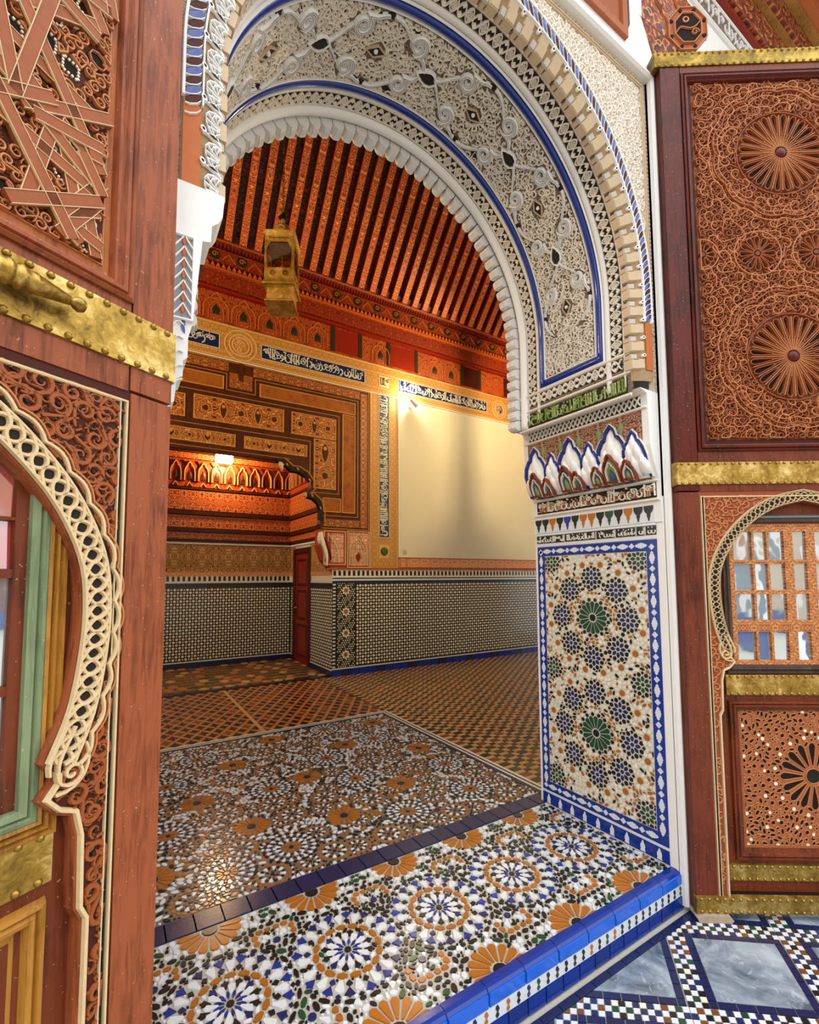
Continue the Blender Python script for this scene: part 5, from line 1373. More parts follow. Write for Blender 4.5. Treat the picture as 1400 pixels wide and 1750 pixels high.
b = B(); slab(b, fW, 3.71, 1.69, 9, 1.86, 0, .012); mk('rosy_band', b, M['rosy'], wb)
b = B()
for v in (1.70, 1.85): ribbon(b, fW, [(3.71, v), (9, v)], .014, .01, .02)
for u in (3.74, 3.86): ribbon(b, fW, [(u, 1.70), (u, 1.85)], .01, .01, .018)
ribbon(b, fW, [(XA-.1, 1.672), (9, 1.672)], .03, .0, .02); mk('band_fillet', b, M['rose_wood'], wb)
b = B(); ribbon(b, fW, [(3.72, 1.86), (3.72, 4.36)], .018, 0, .016); ribbon(b, fW, [(-1.2, 4.352), (9, 4.352)], .022, 0, .022); mk('white_fillet', b, M['plaster'], wb)
# switch plate
b = B(); slab(b, fW, 3.80, 1.905, 3.87, 1.975, 0, .008, 0, .003); sw = mk('switch_plate', b, flat('aged_cream_plastic', '#c9bd96', .5, .1, 40), label='small cream switch plate low on the bare ivory wall', cat='switch')
b = B(); slab(b, fW, 3.816, 1.92, 3.832, 1.96, .007, .013, 0, .002); mk('switch_rocker', b, M['tan'], sw); b = B(); slab(b, fW, 3.838, 1.92, 3.854, 1.96, .007, .013, 0, .002); mk('switch_rocker', b, M['tan'], sw)

# ---- wood panelling above the recess
CUT = [(1.80, 3.13), (1.90, 3.115), (1.97, 3.06), (2.02, 3.02), (2.12, 3.015), (2.22, 2.965), (2.29, 2.88), (2.30, 2.80), (2.24, 2.73), (2.235, 2.685), (2.33, 2.665), (2.41, 2.60), (2.45, 2.50), (2.445, 2.36), (2.43, 2.30), (2.45, 2.235)]
b = B(); P = [(-1.2, 3.13)]+CUT+[(3.205, 2.235), (3.205, 4.345), (-1.2, 4.345)]
n = len(P); b.add([fW(x, y, .012) for x, y in P]+[fW(x, y, -.09) for x, y in P], [tuple(range(n)), tuple(range(n, 2*n))]+[(i, (i+1) % n, n+(i+1) % n, n+i) for i in range(n)], 0, P+P)
pnl = mk('wall_panelling', b, M['pan_frame'], kind='structure', label='painted brown timber panelling of stepped strapwork above the recess', cat='panelling')
def pan(x0, z0, x1, z1, m, name='panel', line=True):
    b = B(); slab(b, fW, x0, z0, x1, z1, .01, .020, 0, .002)
    if line: ribbon(b, fW, rect(x0+.012, z0+.012, x1-.012, z1-.012), .018, .018, .028, 1, True)
    mk(name, b, [M[m], M['pan_line']], pnl)
    if m.startswith('pan_orn'):
        b = B(); W, H = x1-x0-.06, z1-z0-.06; nx = max(1, round(W/.2)); nz = max(1, round(H/.28)); p = W/nx; q = H/nz
        for i in range(nx):
            for j in range(nz):
                cx, cz = x0+.03+(i+.5)*p, z0+.03+(j+.5)*q
                if (i+j) % 2 == 0:
                    ribbon(b, fW, [(cx-p*.42, cz-q*.2), (cx-p*.3, cz+q*.28), (cx, cz+q*.46), (cx+p*.3, cz+q*.28), (cx+p*.42, cz-q*.2), (cx, cz-q*.46)], .012, .018, .026, 0, True); ribbon(b, fW, ngon(cx, cz, min(p, q)*.22, 8), .010, .018, .026, 0, True); prism(b, fW, ngon(cx, cz, min(p, q)*.15, 8), .018, .024, 1)
                else:
                    prism(b, fW, tear(cx, cz-q*.42, pi/2, q*.84, p*.34), .018, .022, 1); ribbon(b, fW, tear(cx, cz-q*.44, pi/2, q*.88, p*.42), .012, .018, .026, 0, True); prism(b, fW, ngon(cx, cz+q*.2, p*.1, 8), .022, .028, 0)
        mk('panel_ornament', b, [M['pan_line'], M['pan_frame']], pnl, kind='stuff')
for x0, z0, x1, z1, m in ((1.57, 3.935, 2.975, 4.125, 'pan_plain'), (2.76, 2.47, 2.975, 3.93, 'pan_plain'), (2.47, 2.47, 2.755, 2.68, 'pan_plain'), (.45, 3.945, 1.13, 4.13, 'pan_plain'),
                          (.775, 3.51, 1.91, 3.83, 'pan_orn'), (-.4, 3.51, .69, 3.81, 'pan_orn'), (2.005, 3.51, 2.67, 3.83, 'pan_orn'), (2.33, 2.79, 2.67, 3.505, 'pan_orn'), (.2, 3.215, 1.285, 3.39, 'pan_orn2'), (1.385, 3.215, 2.24, 3.39, 'pan_orn2')): pan(x0, z0, x1, z1, m)
for x0, z0, x1, z1 in ((3.055, 2.27, 3.175, 4.30), (1.49, 4.195, 3.05, 4.315), (-.5, 4.195, 1.18, 4.315), (1.19, 3.99, 1.48, 4.19), (2.49, 2.27, 3.05, 2.38), (-.5, 3.94, .42, 4.13)): pan(x0, z0, x1, z1, 'pan_band', 'border_panel', False)
b = B(); slab(b, fW, 1.305, 4.10, 1.365, 4.33, .018, .024); mk('border_notch', b, M['pan_frame'], pnl)
b = B()
for x0, z0, x1, z1 in ((3.03, 2.245, 3.195, 4.33),): ribbon(b, fW, [(2.46, z0), (x1, z0), (x1, z1), (-1, z1)], .012, .01, .022)
ribbon(b, fW, [(2.47, 2.425), (3.015, 2.425), (3.015, 4.165), (1.52, 4.165), (1.52, 3.955), (1.16, 3.955), (1.16, 4.165), (-.5, 4.165)], .010, .01, .02)
ribbon(b, fW, [(2.30, 2.74), (2.71, 2.74), (2.71, 3.88), (-.5, 3.88)], .010, .01, .02); ribbon(b, fW, [(-.5, 3.45), (2.28, 3.45), (2.28, 2.98)], .010, .01, .02); ribbon(b, fW, [(-.5, 3.165), (2.0, 3.165)], .010, .01, .02)
mk('gilt_line', b, M['pan_line'], pnl)
b = B(); C2 = offs(CUT, .028)
ribbon(b, fW, CUT[1:6], .075, -.02, .032, 0); ribbon(b, fW, CUT[9:14], .075, -.02, .032, 0); ribbon(b, fW, CUT[:2], .05, -.02, .03, 0)
for q in (.05, .062): ribbon(b, fW, offs(CUT, q)[1:9], .008, .01, .03, 1); ribbon(b, fW, offs(CUT, q)[9:14], .008, .01, .03, 1)
for i in (2, 4, 6, 10, 12): prism(b, fW, tear(CUT[i][0], CUT[i][1], 2.2, .05, .02), .03, .036, 1)
prism(b, fW, [(1.84, 3.12), (1.86, 3.06), (1.895, 2.99), (1.91, 3.06), (1.93, 3.11)], -.03, .03, 2, .004)
mk('scalloped_edge', b, sub('black', 'pan_line', 'cream'), pnl)
# red and cream plaster beside the recess
b = B(); P = [(2.45, 2.232), (2.44, 2.0), (2.50, 1.80), (XA-.02, 1.67), (3.215, 1.67), (3.215, 2.232)]; n = len(P)
b.add([fW(x, y, .006) for x, y in P]+[fW(x, y, -.2) for x, y in P], [tuple(range(n)), tuple(range(n, 2*n))]+[(i, (i+1) % n, n+(i+1) % n, n+i) for i in range(n)], 0, P+P)
rp = mk('trim_2', b, flat('brick_red_plaster', '#a8432a', .7, .2, 30), kind='structure', label='red and cream carved plaster panels between recess corner and gilt pilaster', cat='plaster panel')
b = B(); slab(b, fW, 2.60, 1.76, 2.80, 2.18, .004, .012); slab(b, fW, 2.88, 1.72, 3.19, 2.2, .004, .010); mk('plaster_field', b, M['red_white'], rp)
b = B()
for r in ((2.50, 1.735, 2.825, 2.205), (2.86, 1.695, 3.205, 2.218)): ribbon(b, fW, rect(*r), .016, .004, .022, 0, True)
ribbon(b, fW, bez((2.56, 2.18), (2.62, 2.05), (2.72, 2.05), (2.72, 1.76), 10), .02, .006, .024, 0); ribbon(b, fW, [(2.56, 2.18), (2.56, 2.06)], .016, .006, .022)
Q = parch(3.03, 1.72, .28, .46); ribbon(b, fW, Q, .016, .006, .024, 0); ribbon(b, fW, [(3.03+(x-3.03)*.72, 1.72+(y-1.72)*.85) for x, y in Q], .012, .006, .022, 0)
for s in (-1, 1):
    ribbon(b, fW, bez((3.03, 2.06), (3.03+s*.09, 2.0), (3.03-s*.02, 1.93), (3.03+s*.09, 1.86), 10), .012, .006, .022, 0); ribbon(b, fW, bez((3.03, 1.93), (3.03+s*.08, 1.9), (3.03+s*.1, 1.82), (3.03+s*.02, 1.75), 8), .012, .006, .02, 0)
prism(b, fW, tear(3.03, 1.77, pi/2, .14, .08), .006, .014, 1); prism(b, fW, ngon(3.03, 2.0, .035, 4), .006, .018, 0)
mk('plaster_relief', b, [M['cream'], flat('dark_red_relief', '#7a2a18', .7, .2, 40)], rp)
b = B(); W5 = [.35, .8, 1.1, 1.0, .8, .9, .7, .4, .25]
ribbon(b, fW, bez((2.455, 2.19), (2.44, 2.02), (2.56, 1.95), (2.535, 1.72), 8), .08, -.05, .05, 0, ws=W5); ribbon(b, fW, bez((2.50, 2.12), (2.50, 2.0), (2.60, 1.95), (2.60, 1.80), 8), .06, -.05, .03, 1, ws=W5)
mk('carved_bracket', b, [M['stucco'], M['pan_frame']], rp)

# ---- recess
b = B(); sheet(b, plane((0, 0, 3.62), (1, 0, 0), (0, 1, 0), (0, 0, -1)), -1, YW_, XA, YA); sheet(b, plane((-1, 0, 0), (0, 1, 0), (0, 0, 1), (1, 0, 0)), YW_, 0, YA, 3.62)
rec = mk('wall_recess', b, M['alc_red'], kind='structure', label='deep recess with red painted cornice, gold carved band and mosaic dado', cat='recess wall')
DO0, DO1 = 7.165, 7.83
def bands(z0, z1, mat, h, name, ins=0.0, uvj=0):
    b = B(); slab(b, fAb, -1, z0, XA, z1, -.01, h, 0, ins)
    segs = ((YW_, YA),) if z0 > 1.98 else ((YW_, DO0-.04), (DO1+.04, YA))
    for a, c in segs: slab(b, fAr, a, z0, c, z1, -.01, h, 0, ins)
    return mk(name, b, M[mat] if isinstance(mat, str) else mat, rec)
bands(ZS, .25, 'navyt', .012, 'skirting'); bands(.25, .268, 'W', .013, 'white_strip'); bands(.268, 1.435, bpy.data.materials['olive_black_mosaic'], .004, 'dado_ground')
b = B(); dots(b, fAb, -.98, 2.63, .28, 1.43, .0445, .0205, .004, .0056); dots(b, fAr, YW_+.01, DO0-.05, .28, 1.43, .0445, .0200, .004, .0056); dots(b, fAr, DO1+.05, YA, .28, 1.43, .0445, .0200, .004, .0056); mk('mosaic_dots', b, M['Wc'], rec, kind='stuff')
bands(1.435, 1.47, 'navyt', .008, 'dark_strip'); bands(1.47, 1.495, 'W', .013, 'white_strip', .003); bands(1.495, 1.585, 'Wc', .006, 'tooth_ground'); bands(1.585, 1.645, 'rosy', .014, 'rosy_fillet', .004)
b = B()
for i in range(46): slab(b, fAb, -.8+.075*i, 1.505, -.8+.075*i+.037, 1.578, .004, .010)
mk('black_teeth', b, M['K'], rec, kind='stuff')
bands(1.645, 2.085, 'alc_gold', .008, 'gold_carving'); bands(2.085, 2.118, 'plaster', .016, 'white_strip', .004)
for z0, z1, m, h, nm in ((2.118, 2.170, 'red_dark', .02, 'moulding'), (2.17, 2.275, 'alc_orn', .024, 'painted_band'), (2.275, 2.342, 'pan_frame', .05, 'moulding'), (2.342, 2.545, 'alc_orn', .035, 'painted_band'), (2.545, 2.62, 'pan_frame', .06, 'moulding'),
                         (2.62, 2.947, 'alc_orn', .04, 'painted_band'), (2.947, 2.985, 'pan_frame', .055, 'moulding'), (2.985, 3.075, 'alc_red', .045, 'painted_band'), (3.075, 3.43, 'alc_red', .05, 'arched_band'), (3.43, 3.53, 'alc_orn', .07, 'painted_band'), (3.53, 3.62, 'pan_frame', .09, 'moulding')): bands(z0, z1, m, h, nm, .006)
b = B()
for i in range(17):
    u = -.62+i*.2; P = parch(u, 3.08, .15, .30)
    ribbon(b, fAb, P, .022, .045, .085, 0); pillow(b, fAb, [(u+(x-u)*.6, 3.08+(y-3.08)*.62) for x, y in P], .045, .07, 1, 2)
    ribbon(b, fAb, [(u-.1, 3.10), (u-.1, 3.24), (u-.05, 3.33), (u-.1, 3.40)], .018, .045, .08, 1); ribbon(b, fAb, [(u-.04, 3.0), (u, 3.06), (u+.04, 3.0)], .02, .045, .07, 0)
for i in range(9):
    u = YW_+.1+i*.2; P = parch(u, 3.08, .15, .30); ribbon(b, fAr, P, .022, .045, .085, 0); pillow(b, fAr, [(u+(x-u)*.6, 3.08+(y-3.08)*.62) for x, y in P], .045, .07, 1, 2)
mk('pointed_ornament', b, [flat('orange_cream_paint', '#e8a868', .5, .2, 40), M['pan_frame']], rec, kind='stuff')
# side door of the recess
b = B(); slab(b, fAr, DO0, ZS, DO1, 1.955, -.03, .004); d1 = mk('door_1', b, M['red_plain'], kind='structure', label='narrow dark red panelled door in the side wall of the recess', cat='door')
b = B(); sweep(b, fAr, [(DO0-.035, ZS), (DO0-.035, 2.0), (DO1+.035, 2.0), (DO1+.035, ZS)], [(-.045, 0), (-.04, .03), (.03, .03), (.045, .0)]); mk('door_frame', b, M['red_dark'], d1)
for z0, z1 in ((.28, .8), (.87, 1.35), (1.42, 1.86)):
    b = B(); sweep(b, fAr, [(DO0+.1, z0), (DO1-.1, z0), (DO1-.1, z1), (DO0+.1, z1)], [(0, .004), (.012, .018), (.03, .016), (.04, .004)], 0, True); mk('door_panel', b, M['red_dark'], d1)
b = B(); lathe(b, [(.001, 0), (.02, 0), (.02, .01), (.008, .02), (.014, .035), (.001, .042)], Matrix.Translation((XA-.004, DO1-.06, 1.05)) @ Matrix.Rotation(-pi/2, 4, 'Y'), 10); mk('door_knob', b, M['brass'], d1, smooth=True)

# ---- cornice under the ceiling
b = B(); box(b, -4, YW_-.006, 4.82, 9, YW_, 5.9)
cor = mk('trim_3', b, M['red_dark'], kind='structure', label='dark red painted timber cornice below the sloping beams', cat='cornice')
def cs(name, z0, z1, y, mat, ins=.0, extra=None):
    b = B(); f = plane((0, y, 0), (1, 0, 0), (0, 0, 1), (0, -1, 0)); slab(b, f, -4, z0, 9, z1, y-YW_, .0, 0, ins); return mk(name, b, M[mat], cor)
cs('arched_frieze', 4.82, 5.195, 6.205, 'red_arch'); cs('moulding', 5.195, 5.255, 6.165, 'red_plain', .012); cs('painted_band', 5.255, 5.455, 6.155, 'red_band'); cs('moulding', 5.455, 5.475, 6.115, 'orange_mould', .004)
cs('tooth_ground', 5.475, 5.535, 6.12, 'red_dark'); cs('painted_band', 5.535, 5.70, 6.09, 'red_band'); cs('dentil_ground', 5.70, 5.755, 6.06, 'red_dark'); cs('moulding', 5.755, 5.80, 6.0, 'orange_mould', .008)
b = B(); f = plane((0, 6.12, 0), (1, 0, 0), (0, 0, 1), (0, -1, 0))
for i in range(110): prism(b, f, [(.2+i*.065, 5.478), (.2+i*.065+.05, 5.478), (.2+i*.065+.025, 5.53)], 0, .02, 0)
f = plane((0, 6.06, 0), (1, 0, 0), (0, 0, 1), (0, -1, 0))
for i in range(150): slab(b, f, .2+i*.045, 5.702, .2+i*.045+.024, 5.752, 0, .03, 1)
mk('dentils', b, sub('orange_mould', 'red_plain'), cor, kind='stuff')
b = B(); f = plane((0, 6.205, 0), (1, 0, 0), (0, 0, 1), (0, -1, 0))
for i, (x0, x1, m) in enumerate(((2.62, 3.02, 0), (3.55, 4.02, 0), (5.0, 5.35, 1), (5.95, 6.4, 1))): slab(b, f, x0, 4.835, x1, 5.18, 0, .006, m)
for x in (2.60, 3.04, 3.53, 4.04, 4.98, 5.37): slab(b, f, x-.03, 4.83, x+.03, 5.19, 0, .012, 2)
for i in range(18):
    u = -.35+i*.34
    if any(a-.1 < u < c+.1 for a, c in ((2.62, 3.02), (3.55, 4.02), (5.0, 5.35))): continue
    P = parch(u, 4.84, .30, .33); ribbon(b, f, P, .02, 0, .014, 3); pillow(b, f, [(u+(x-u)*.3, 4.9+(y-4.84)*.42) for x, y in P], 0, .01, 2, 2); ribbon(b, f, [(u+(x-u)*.6, 4.84+(y-4.84)*.75) for x, y in P], .012, 0, .012, 3)
mk('frieze_panel', b, [M['red_plain'], M['red_dark'], flat('dark_green_paint', '#2a2a14', .5, .3, 40), flat('ochre_red_paint', '#c06a2c', .5, .3, 40)], cor)
f = plane((0, 6.09, 0), (1, 0, 0), (0, 0, 1), (0, -1, 0)); b = B()
for i in range(24):
    u = .3+i*.33; prism(b, f, ngon(u, 5.618, .068, 8), 0, .006, 0); ribbon(b, f, spiral(u, 5.618, .04, 0, 1.3, 1, 12), .012, .004, .012, 1); ribbon(b, f, [(u+.08, 5.56), (u+.165, 5.66), (u+.25, 5.56)], .012, 0, .01, 1)
mk('painted_rosette', b, [bpy.data.materials['dark_green_paint'], bpy.data.materials['ochre_red_paint']], cor, kind='stuff')

# ---- ceiling
TH = math.radians(50); SL = 1.8/cos(TH)
def slopef(x0): 
    return plane((x0, 6.0, 5.79), (1, 0, 0), (0, -cos(TH), sin(TH)), (0, -sin(TH), -cos(TH)))
b = B(); sheet(b, slopef(0), -4.2, -.1, 9, SL, 1, 1, 0)
sheet(b, plane((0, 2.4, 5.79), (1, 0, 0), (0, cos(TH), sin(TH)), (0, sin(TH), -cos(TH))), -4.2, -.1, 9, SL, 1, 1, 0)
ceil = mk('ceiling', b, M['beam_dark'], kind='structure', label='pitched timber ceiling of closely spaced painted red beams', cat='ceiling')
b = B(); box(b, -4.2, 2.13, 5.6, 9, 2.45, 5.83); mk('wall_plate', b, M['red_dark'], ceil)
bm = B(); f = slopef(0); slab(bm, f, -.040, .0, .040, SL, 0, .10, 0, .0)
b2 = B(); slab(b2, f, -.0385, .01, .0385, SL, .099, .103, 0, .002)
bo = mk('beam', bm, M['red_plain'], ceil); bs = mk('beam_soffit', b2, M['beam_paint'], bo)
b3 = B(); slab(b3, f, -.0435, .0, -.036, SL, .095, .105, 0); slab(b3, f, .036, 0, .0435, SL, .095, .105, 0); bl = mk('beam_edge', b3, M['orange_mould'], bo)
x = 1.078; xs_ = [x+.1838*k for k in range(-9, 34)]
bo.location = (xs_[0], 0, 0)
for X in xs_[1:]:
    c = dup(bo, ceil); c.location = (X, 0, 0); dup(bs, c); dup(bl, c)
b = B(); f = slopef(0)
for X in xs_: slab(b, f, X+.045, .0, X+.139, .075, 0, .06, 0)
mk('infill_block', b, M['red_dark'], ceil, kind='stuff')
b = B(); box(b, -4.2, 4.12, 7.86, 9, 4.28, 8.0); mk('ridge_beam', b, M['red_dark'], ceil)
# ---- unseen end walls; their tall openings are added to light the hall
def endwall(name, x, label):
    b = B(); x0, x1 = x-.1, x+.1
    box(b, x0, 2.1, 0, x1, 3.3, 8.2); box(b, x0, 5.3, 0, x1, 8.3, 8.2); box(b, x0, 3.3, 3.6, x1, 5.3, 8.2); box(b, x0, 3.3, 0, x1, 5.3, .17)
    mk(name, b, M['ivory_wall'], kind='structure', label=label, cat='wall')
endwall('wall_left', -4.1, 'plain end wall with a tall opening added for daylight, out of view on the left'); endwall('wall_right', 8.9, 'plain end wall with a tall opening added for daylight, out of view on the right')
# ================================================================ lamps
def point(name, loc, e, col, r=.05, parent=None):
    l = bpy.data.lights.new(name, 'POINT'); l.energy = e; l.color = col; l.shadow_soft_size = r
    o = bpy.data.objects.new(name, l); COL.objects.link(o); o.location = loc
    if parent: o.parent = parent
    return o
WARM = (1, .62, .30)
def lantern(loc, e, label, lit=True, turn=14):
    d = Vector((-loc[0], -loc[1])); rz = math.atan2(d.y, d.x)+math.radians(turn)
    root = empty('brass_lantern', loc, rz, label=label, cat='lantern', kind='thing')
    # local: +x faces the viewer
    def sq(z, w): return [(w, -w, z), (w, w, z), (-w, w, z), (-w, -w, z)]
    def loft(b, L, m=0, cap=True):
        for (z0, w0), (z1, w1) in zip(L[:-1], L[1:]): b.add(sq(z0, w0)+sq(z1, w1), [(i, (i+1) % 4, 4+(i+1) % 4, 4+i) for i in range(4)], m)
        if cap: b.add(sq(*L[0]), [(3, 2, 1, 0)], m); b.add(sq(*L[-1]), [(0, 1, 2, 3)], m)
    b = B(); loft(b, [(0, .128), (.012, .128), (.016, .118), (.03, .112), (.13, .106), (.14, .12), (.150, .120)]); mk('base_tray', b, M['lantern'], root)
    b = B(); loft(b, [(.150, .142), (.158, .144), (.20, .126), (.206, .126)]); mk('skirt', b, M['lantern'], root)
    b = B(); loft(b, [(.60, .126), (.615, .13), (.64, .138), (.648, .138), (.652, .12)]); mk('top_plate', b, M['lantern'], root)
    for k in range(4):
        b = B(); a = k*pi/2; f = plane((.122*cos(a), .122*sin(a), 0), (-sin(a), cos(a), 0), (0, 0, 1), (cos(a), sin(a), 0))
        O = rect(-.122, .206, .122, .60); I = [(-.105, .30), (.105, .30), (.112, .40), (.112, .48), (.075, .545), (-.075, .545), (-.112, .48), (-.112, .40)]
        ring = [(-.122, .206), (.122, .206), (.122, .40), (.122, .48), (.122, .60), (-.122, .60), (-.122, .48), (-.122, .40)]
        I2 = [(-.105, .30), (.105, .30), (.112, .40), (.112, .48), (.075, .545), (-.075, .545), (-.112, .48), (-.112, .40)]
        b.add([f(*p, .003) for p in ring]+[f(*p, .003) for p in I2]+[f(*p, -.003) for p in I2], [(i, (i+1) % 8, 8+(i+1) % 8, 8+i) for i in range(8)]+[(8+i, 8+(i+1) % 8, 16+(i+1) % 8, 16+i) for i in range(8)], 0, ring+I2+I2)
        ribbon(b, f, I2, .007, .003, .008, 0, True)
        for s in (-.055, .055): prism(b, f, ngon(s, .253, .027, 14), .003, .005, 1); ribbon(b, f, ngon(s, .253, .027, 14), .006, .003, .008, 0, True); ribbon(b, f, spiral(s, .253, .014, 0, 1.2, 1, 10), .005, .005, .007, 0)
        for q in range(7): slab(b, f, -.09+q*.027, .575, -.09+q*.027+.018, .584, .002, .0045, 1)
        mk('frame_side', b, sub('lantern', 'brass_dk'), root)
        b = B(); slab(b, f, -.112, .29, .112, .55, -.006, -.003); mk('glass_pane', b, M['clear'], root)
        b = B(); lathe(b, [(.006, .2), (.006, .6)], Matrix.Translation((.122*cos(a)-.122*sin(a)*1.0, .122*sin(a)+.122*cos(a), 0)), 8); mk('corner_post', b, M['lantern'], root, smooth=True)
    b = B(); lathe(b, [(.098, .648), (.10, .67), (.092, .72), (.066, .765), (.03, .79), (.018, .80), (.014, .82), (.022, .832), (.014, .845), (.01, .855)], Matrix(), 16); mk('dome', b, M['lantern'], root, smooth=True)
    b = B(); lathe(b, [(.012, .85), (.042, .862), (.014, .90), (.004, .92)], Matrix(), 8); mk('finial', b, M['black'], root)
    b = B(); P = [(.099+.001, .04*cos(t), .695+.022*sin(t)) for t in np.linspace(0, 2*pi, 13)[:-1]]
    for i in range(12): 
        p, q = Vector(P[i]), Vector(P[(i+1) % 12]); c = Vector((0, 0, .004)); n_ = Vector((.006, 0, 0)); b.add([p-c*.6, p+c*.6+n_, q+c*.6+n_, q-c*.6], [(0, 1, 2, 3)])
    mk('dome_ring', b, M['cream'], root)
    b = B(); lathe(b, [(.012, .21), (.012, .33), (.004, .34), (.004, .5), (.001, .5)], Matrix(), 10); mk('candle_holder', b, M['lantern'], root)
    b = B(); lathe(b, [(.001, .34), (.014, .352), (.02, .375), (.014, .40), (.001, .415)], Matrix(), 10); mk('bulb', b, (emit('lantern_bulb', '#ffd9a0', 6) if lit else M['cream']), root, smooth=True)
    b = B(); top = 7.86-loc[2]; z_ = .915; i = 0
    while z_ < top:
        L = .045
        for s in (0, 1):
            f = plane((0, 0, 0), (1, 0, 0) if (i+s) % 2 else (0, 1, 0), (0, 0, 1), (0, 1, 0) if (i+s) % 2 else (-1, 0, 0))
        f = plane((0, 0, 0), (1, 0, 0) if i % 2 else (0, 1, 0), (0, 0, 1), (0, 1, 0) if i % 2 else (-1, 0, 0))
        ribbon(b, f, [(0, z_-.008), (.009, z_+.004), (.009, z_+L-.008), (0, z_+L+.004), (-.009, z_+L-.008), (-.009, z_+.004)], .005, -.0025, .0025, 0, True)
        z_ += L-.006; i += 1
    mk('chain', b, M['brass_dk'], root, kind='stuff')
    if lit: point('added_lantern_light', (0, 0, .47), e, (1, .79, .56), .025, root)  # only the added, unseen lanterns are lit
lantern((1.222, 4.1, 3.985), 26, 'square glazed brass lantern hanging on a long chain inside the arch', False, -13)
# wall spotlight
sp = empty('wall_spotlight', (3.93, 6.21, 4.27), 0, label='small white spotlight clipped to the wall below the gilt band', cat='spotlight', kind='thing')
b = B(); lathe(b, [(.03, 0), (.03, .012), (.008, .014)], Matrix.Rotation(pi/2, 4, 'X'), 12); mk('wall_rose', b, M['pvc'], sp)
b = B(); lathe(b, [(.008, 0), (.008, .14)], Matrix.Rotation(pi/2, 4, 'X') , 8); mk('arm', b, M['pvc'], sp)
Hd = Matrix.Translation((-.02, -.15, -.0)) @ Matrix.Rotation(math.radians(-32), 4, 'Y') @ Matrix.Rotation(math.radians(-20), 4, 'X')
b = B(); lathe(b, [(.001, -.07), (.03, -.07), (.035, -.06), (.042, .05), (.045, .07), (.040, .07), (.036, .04)], Hd, 16); mk('lamp_head', b, M['pvc'], sp, smooth=True)
b = B(); lathe(b, [(.001, .05), (.03, .052), (.036, .04)], Hd, 16); mk('lens', b, M['bulb'], sp)
point('spot_light', (3.86, 6.03, 4.40), 16, (1, .78, .5), .03)
# lamp of the recess
al_ = empty('recess_lamp', (1.48, 8.0, 3.42), 0, label='lit white box lamp on the red cornice of the recess', cat='lamp', kind='thing')
f = plane((0, 0, 0), (1, 0, 0), (0, 0, 1), (0, -1, 0))
b = B(); slab(b, f, -.13, .0, .13, .15, -.05, .09, 0, .01); mk('shade', b, M['bulb'], al_)
b = B(); slab(b, f, -.10, -.06, .10, .0, -.05, .06, 0, .03); mk('bracket', b, M['brass'], al_)
point('recess_light', (1.48, 7.75, 3.40), 38, (1, .66, .34), .08)
# lit lanterns added out of view to brighten the hall
lantern((5.3, 4.1, 4.3), 450, 'added brass lantern, unseen behind the arch pier, lighting the hall'); lantern((-1.6, 4.1, 4.3), 400, 'added brass lantern, unseen in the left end, lighting the hall')

# ================================================================ bracket and eaves at the upper right
ax_ = Vector((-.559, -.829, 0)); ux_ = Vector((.829, -.559, 0)); OC = Vector((2.535, 1.19, 4.492))
fo = lambda u, v, h=0.0: tuple(OC+ux_*u+Vector((0, 0, 1))*v+ax_*h)
O1 = [(.108*cos(a), .132*sin(a)) for a in [pi/8+k*pi/4 for k in range(8)]]
O0 = [(2.43+.20*cos(a), 1.30, 4.66+.36*sin(a)) for a in [pi/8+k*pi/4 for k in range(8)]]
b = B(); b.add(O0+[fo(*p) for p in O1], [tuple(range(8)), tuple(range(8, 16))]+[(i, (i+1) % 8, 8+(i+1) % 8, 8+i) for i in range(8)], 0, [(.3*k, 0) for k in range(8)]+[(.3*k, .3) for k in range(8)])
br = mk('timber_bracket', b, M['eave_wood'], label='painted eight-sided timber bracket projecting above the right door leaf', cat='bracket', kind='thing')
b = B(); prism(b, fo, O1, 0, .008, 0); prism(b, fo, [(x*.66, y*.66) for x, y in O1], .008, .012, 1); ribbon(b, fo, [(x*.70, y*.70) for x, y in O1], .008, .008, .018, 2, True); ribbon(b, fo, O1, .008, -.004, .014, 2, True)
for k in range(8): prism(b, fo, tear(O1[k][0]*.76, O1[k][1]*.76, math.atan2(O1[k][1], O1[k][0]), .022, .02), .008, .012, 1)
for x, y in ((-.012, .045),): prism(b, fo, ngon(x, y, .018, 8), .012, .018, 2); prism(b, fo, ngon(x, y, .009, 8), .018, .02, 1)
ribbon(b, fo, bez((-.065, -.03), (-.03, .05), (.0, -.06), (.06, .03), 10), .007, .012, .02, 2); ribbon(b, fo, spiral(.035, -.03, .022, 0, 1.3), .006, .012, .02, 2)
mk('end_face', b, [flat('salmon_paint', '#a8542c', .5, .3, 30), M['hole'], M['carve_hi']], br)
b = B()
for k in range(8):
    a, c, d = Vector(O0[k]), Vector(fo(*O1[k])), Vector((0, 0, -.004))
    n0 = (c-a).normalized(); w0 = n0.cross(Vector((0, 0, 1))).normalized()*.006
    b.add([a+w0+d*2, a-w0+d*2, c-w0+d*2, c+w0+d*2], [(0, 1, 2, 3)])
mk('edge_line', b, M['carve_hi'], br)
b = B(); fe = plane((0, YF, 0), (1, 0, 0), (0, 0, 1), (0, -1, 0)); slab(b, fe, 2.55, 4.985, 9, 5.13, -.01, .012)
ev = mk('trim_4', b, M['stucco_bg'], kind='structure', label='white carved band and red painted eaves above the right door leaf', cat='eaves')
b = B(); 
for v in (4.975, 5.14): sweep(b, fe, [(2.5, v), (9, v)], roundp(.03, -.005, .02))
strokes(b, fe, 2.55, 4.995, 4.6, 5.125, .012, .012, .02, 0, 9); mk('carved_script', b, M['plaster'], ev)
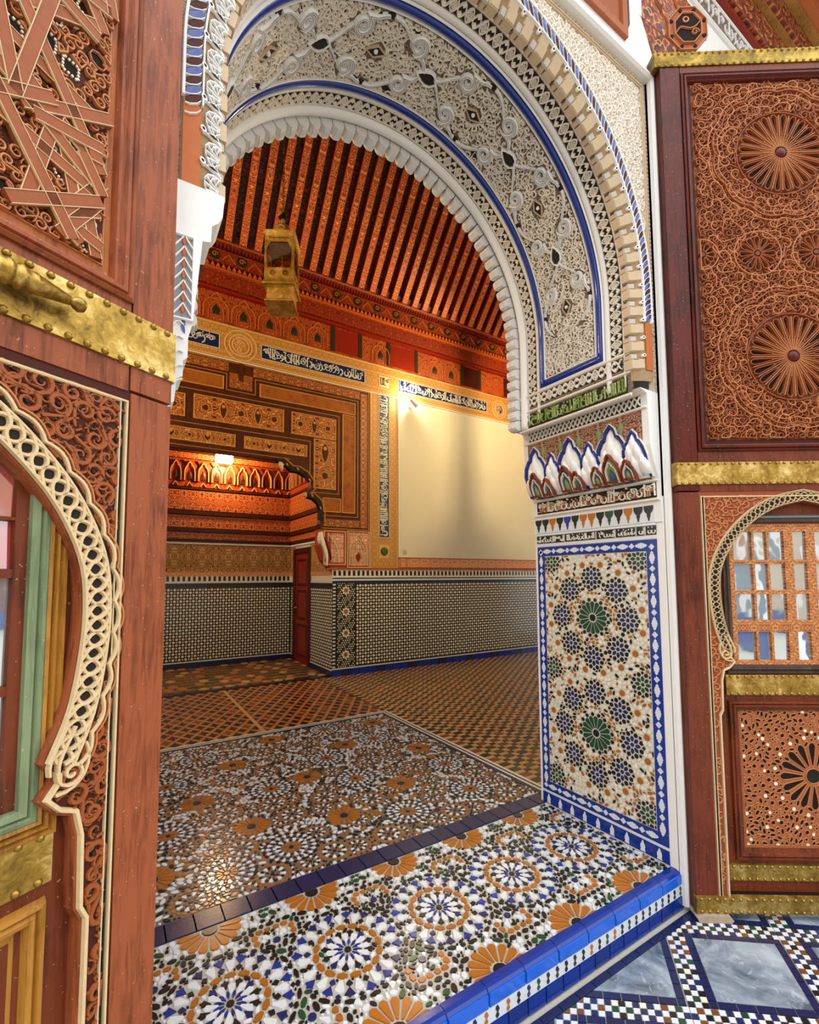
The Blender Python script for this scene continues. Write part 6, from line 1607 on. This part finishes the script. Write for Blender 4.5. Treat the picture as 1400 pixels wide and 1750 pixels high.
def ea(nm, z0, z1, y, m, ins=0.0):
    b = B(); slab(b, plane((0, y, 0), (1, 0, 0), (0, 0, 1), (0, -1, 0)), 2.3, z0, 9, z1, y-YF, 0, 0, ins); mk(nm, b, M[m], ev)
ea('lower_moulding', 5.155, 5.20, 1.25, 'red_plain', .008); ea('painted_frieze', 5.20, 5.42, 1.235, 'eave_wood'); ea('gilt_moulding', 5.42, 5.45, 1.20, 'ochre_wood', .006); ea('painted_frieze', 5.45, 5.60, 1.18, 'eave_wood'); ea('gilt_moulding', 5.60, 5.63, 1.13, 'ochre_wood', .006); ea('orange_beam', 5.63, 5.75, 1.08, 'terracotta')
b = B(); sheet(b, plane((0, 0, 5.76), (1, 0, 0), (0, 1, 0), (0, 0, -1)), 2.3, .35, 9, 1.1); mk('painted_board', b, M['eave_floral'], ev)
for y in (.78, .45):
    b = B(); box(b, 2.3, y-.035, 5.68, 9, y+.035, 5.76); mk('eave_beam', b, M['terracotta'], ev)

# ================================================================ courtyard behind the camera, seen only in glass and glaze
b = B(); box(b, -14, -9.3, 0, 14, -9, 5.2)
cw = mk('wall_courtyard', b, M['tan'], kind='structure', label='pale courtyard wall with painted arches opposite the great arch, behind the viewer', cat='wall')
fc = plane((0, -9, 0), (-1, 0, 0), (0, 0, 1), (0, 1, 0)); cm = ('wood_mid', 'stucco', 'green_wood', 'plaster', 'cobalt', 'carve_hi', 'grey')
for i in range(15):
    b = B(); P = parch(-12+i*1.65, .6, 1.15, 2.6+.3*(i % 2)); prism(b, fc, P, 0, .01); ribbon(b, fc, P, .12, 0, .05, 1); mk('blind_arch', b, sub(cm[i % 7], 'plaster'), cw)
    b = B(); lathe(b, [(.16, 0), (.16, .12), (.11, .16), (.10, 2.5), (.17, 2.65), (.17, 2.8)], Matrix.Translation((-12+i*1.65+.82, -8.2, 0)), 12); mk('column', b, M['plaster'], cw, smooth=True)
b = B(); slab(b, fc, -14, 0, 14, .6, 0, .03); mk('tile_dado', b, M['cobalt'], cw)
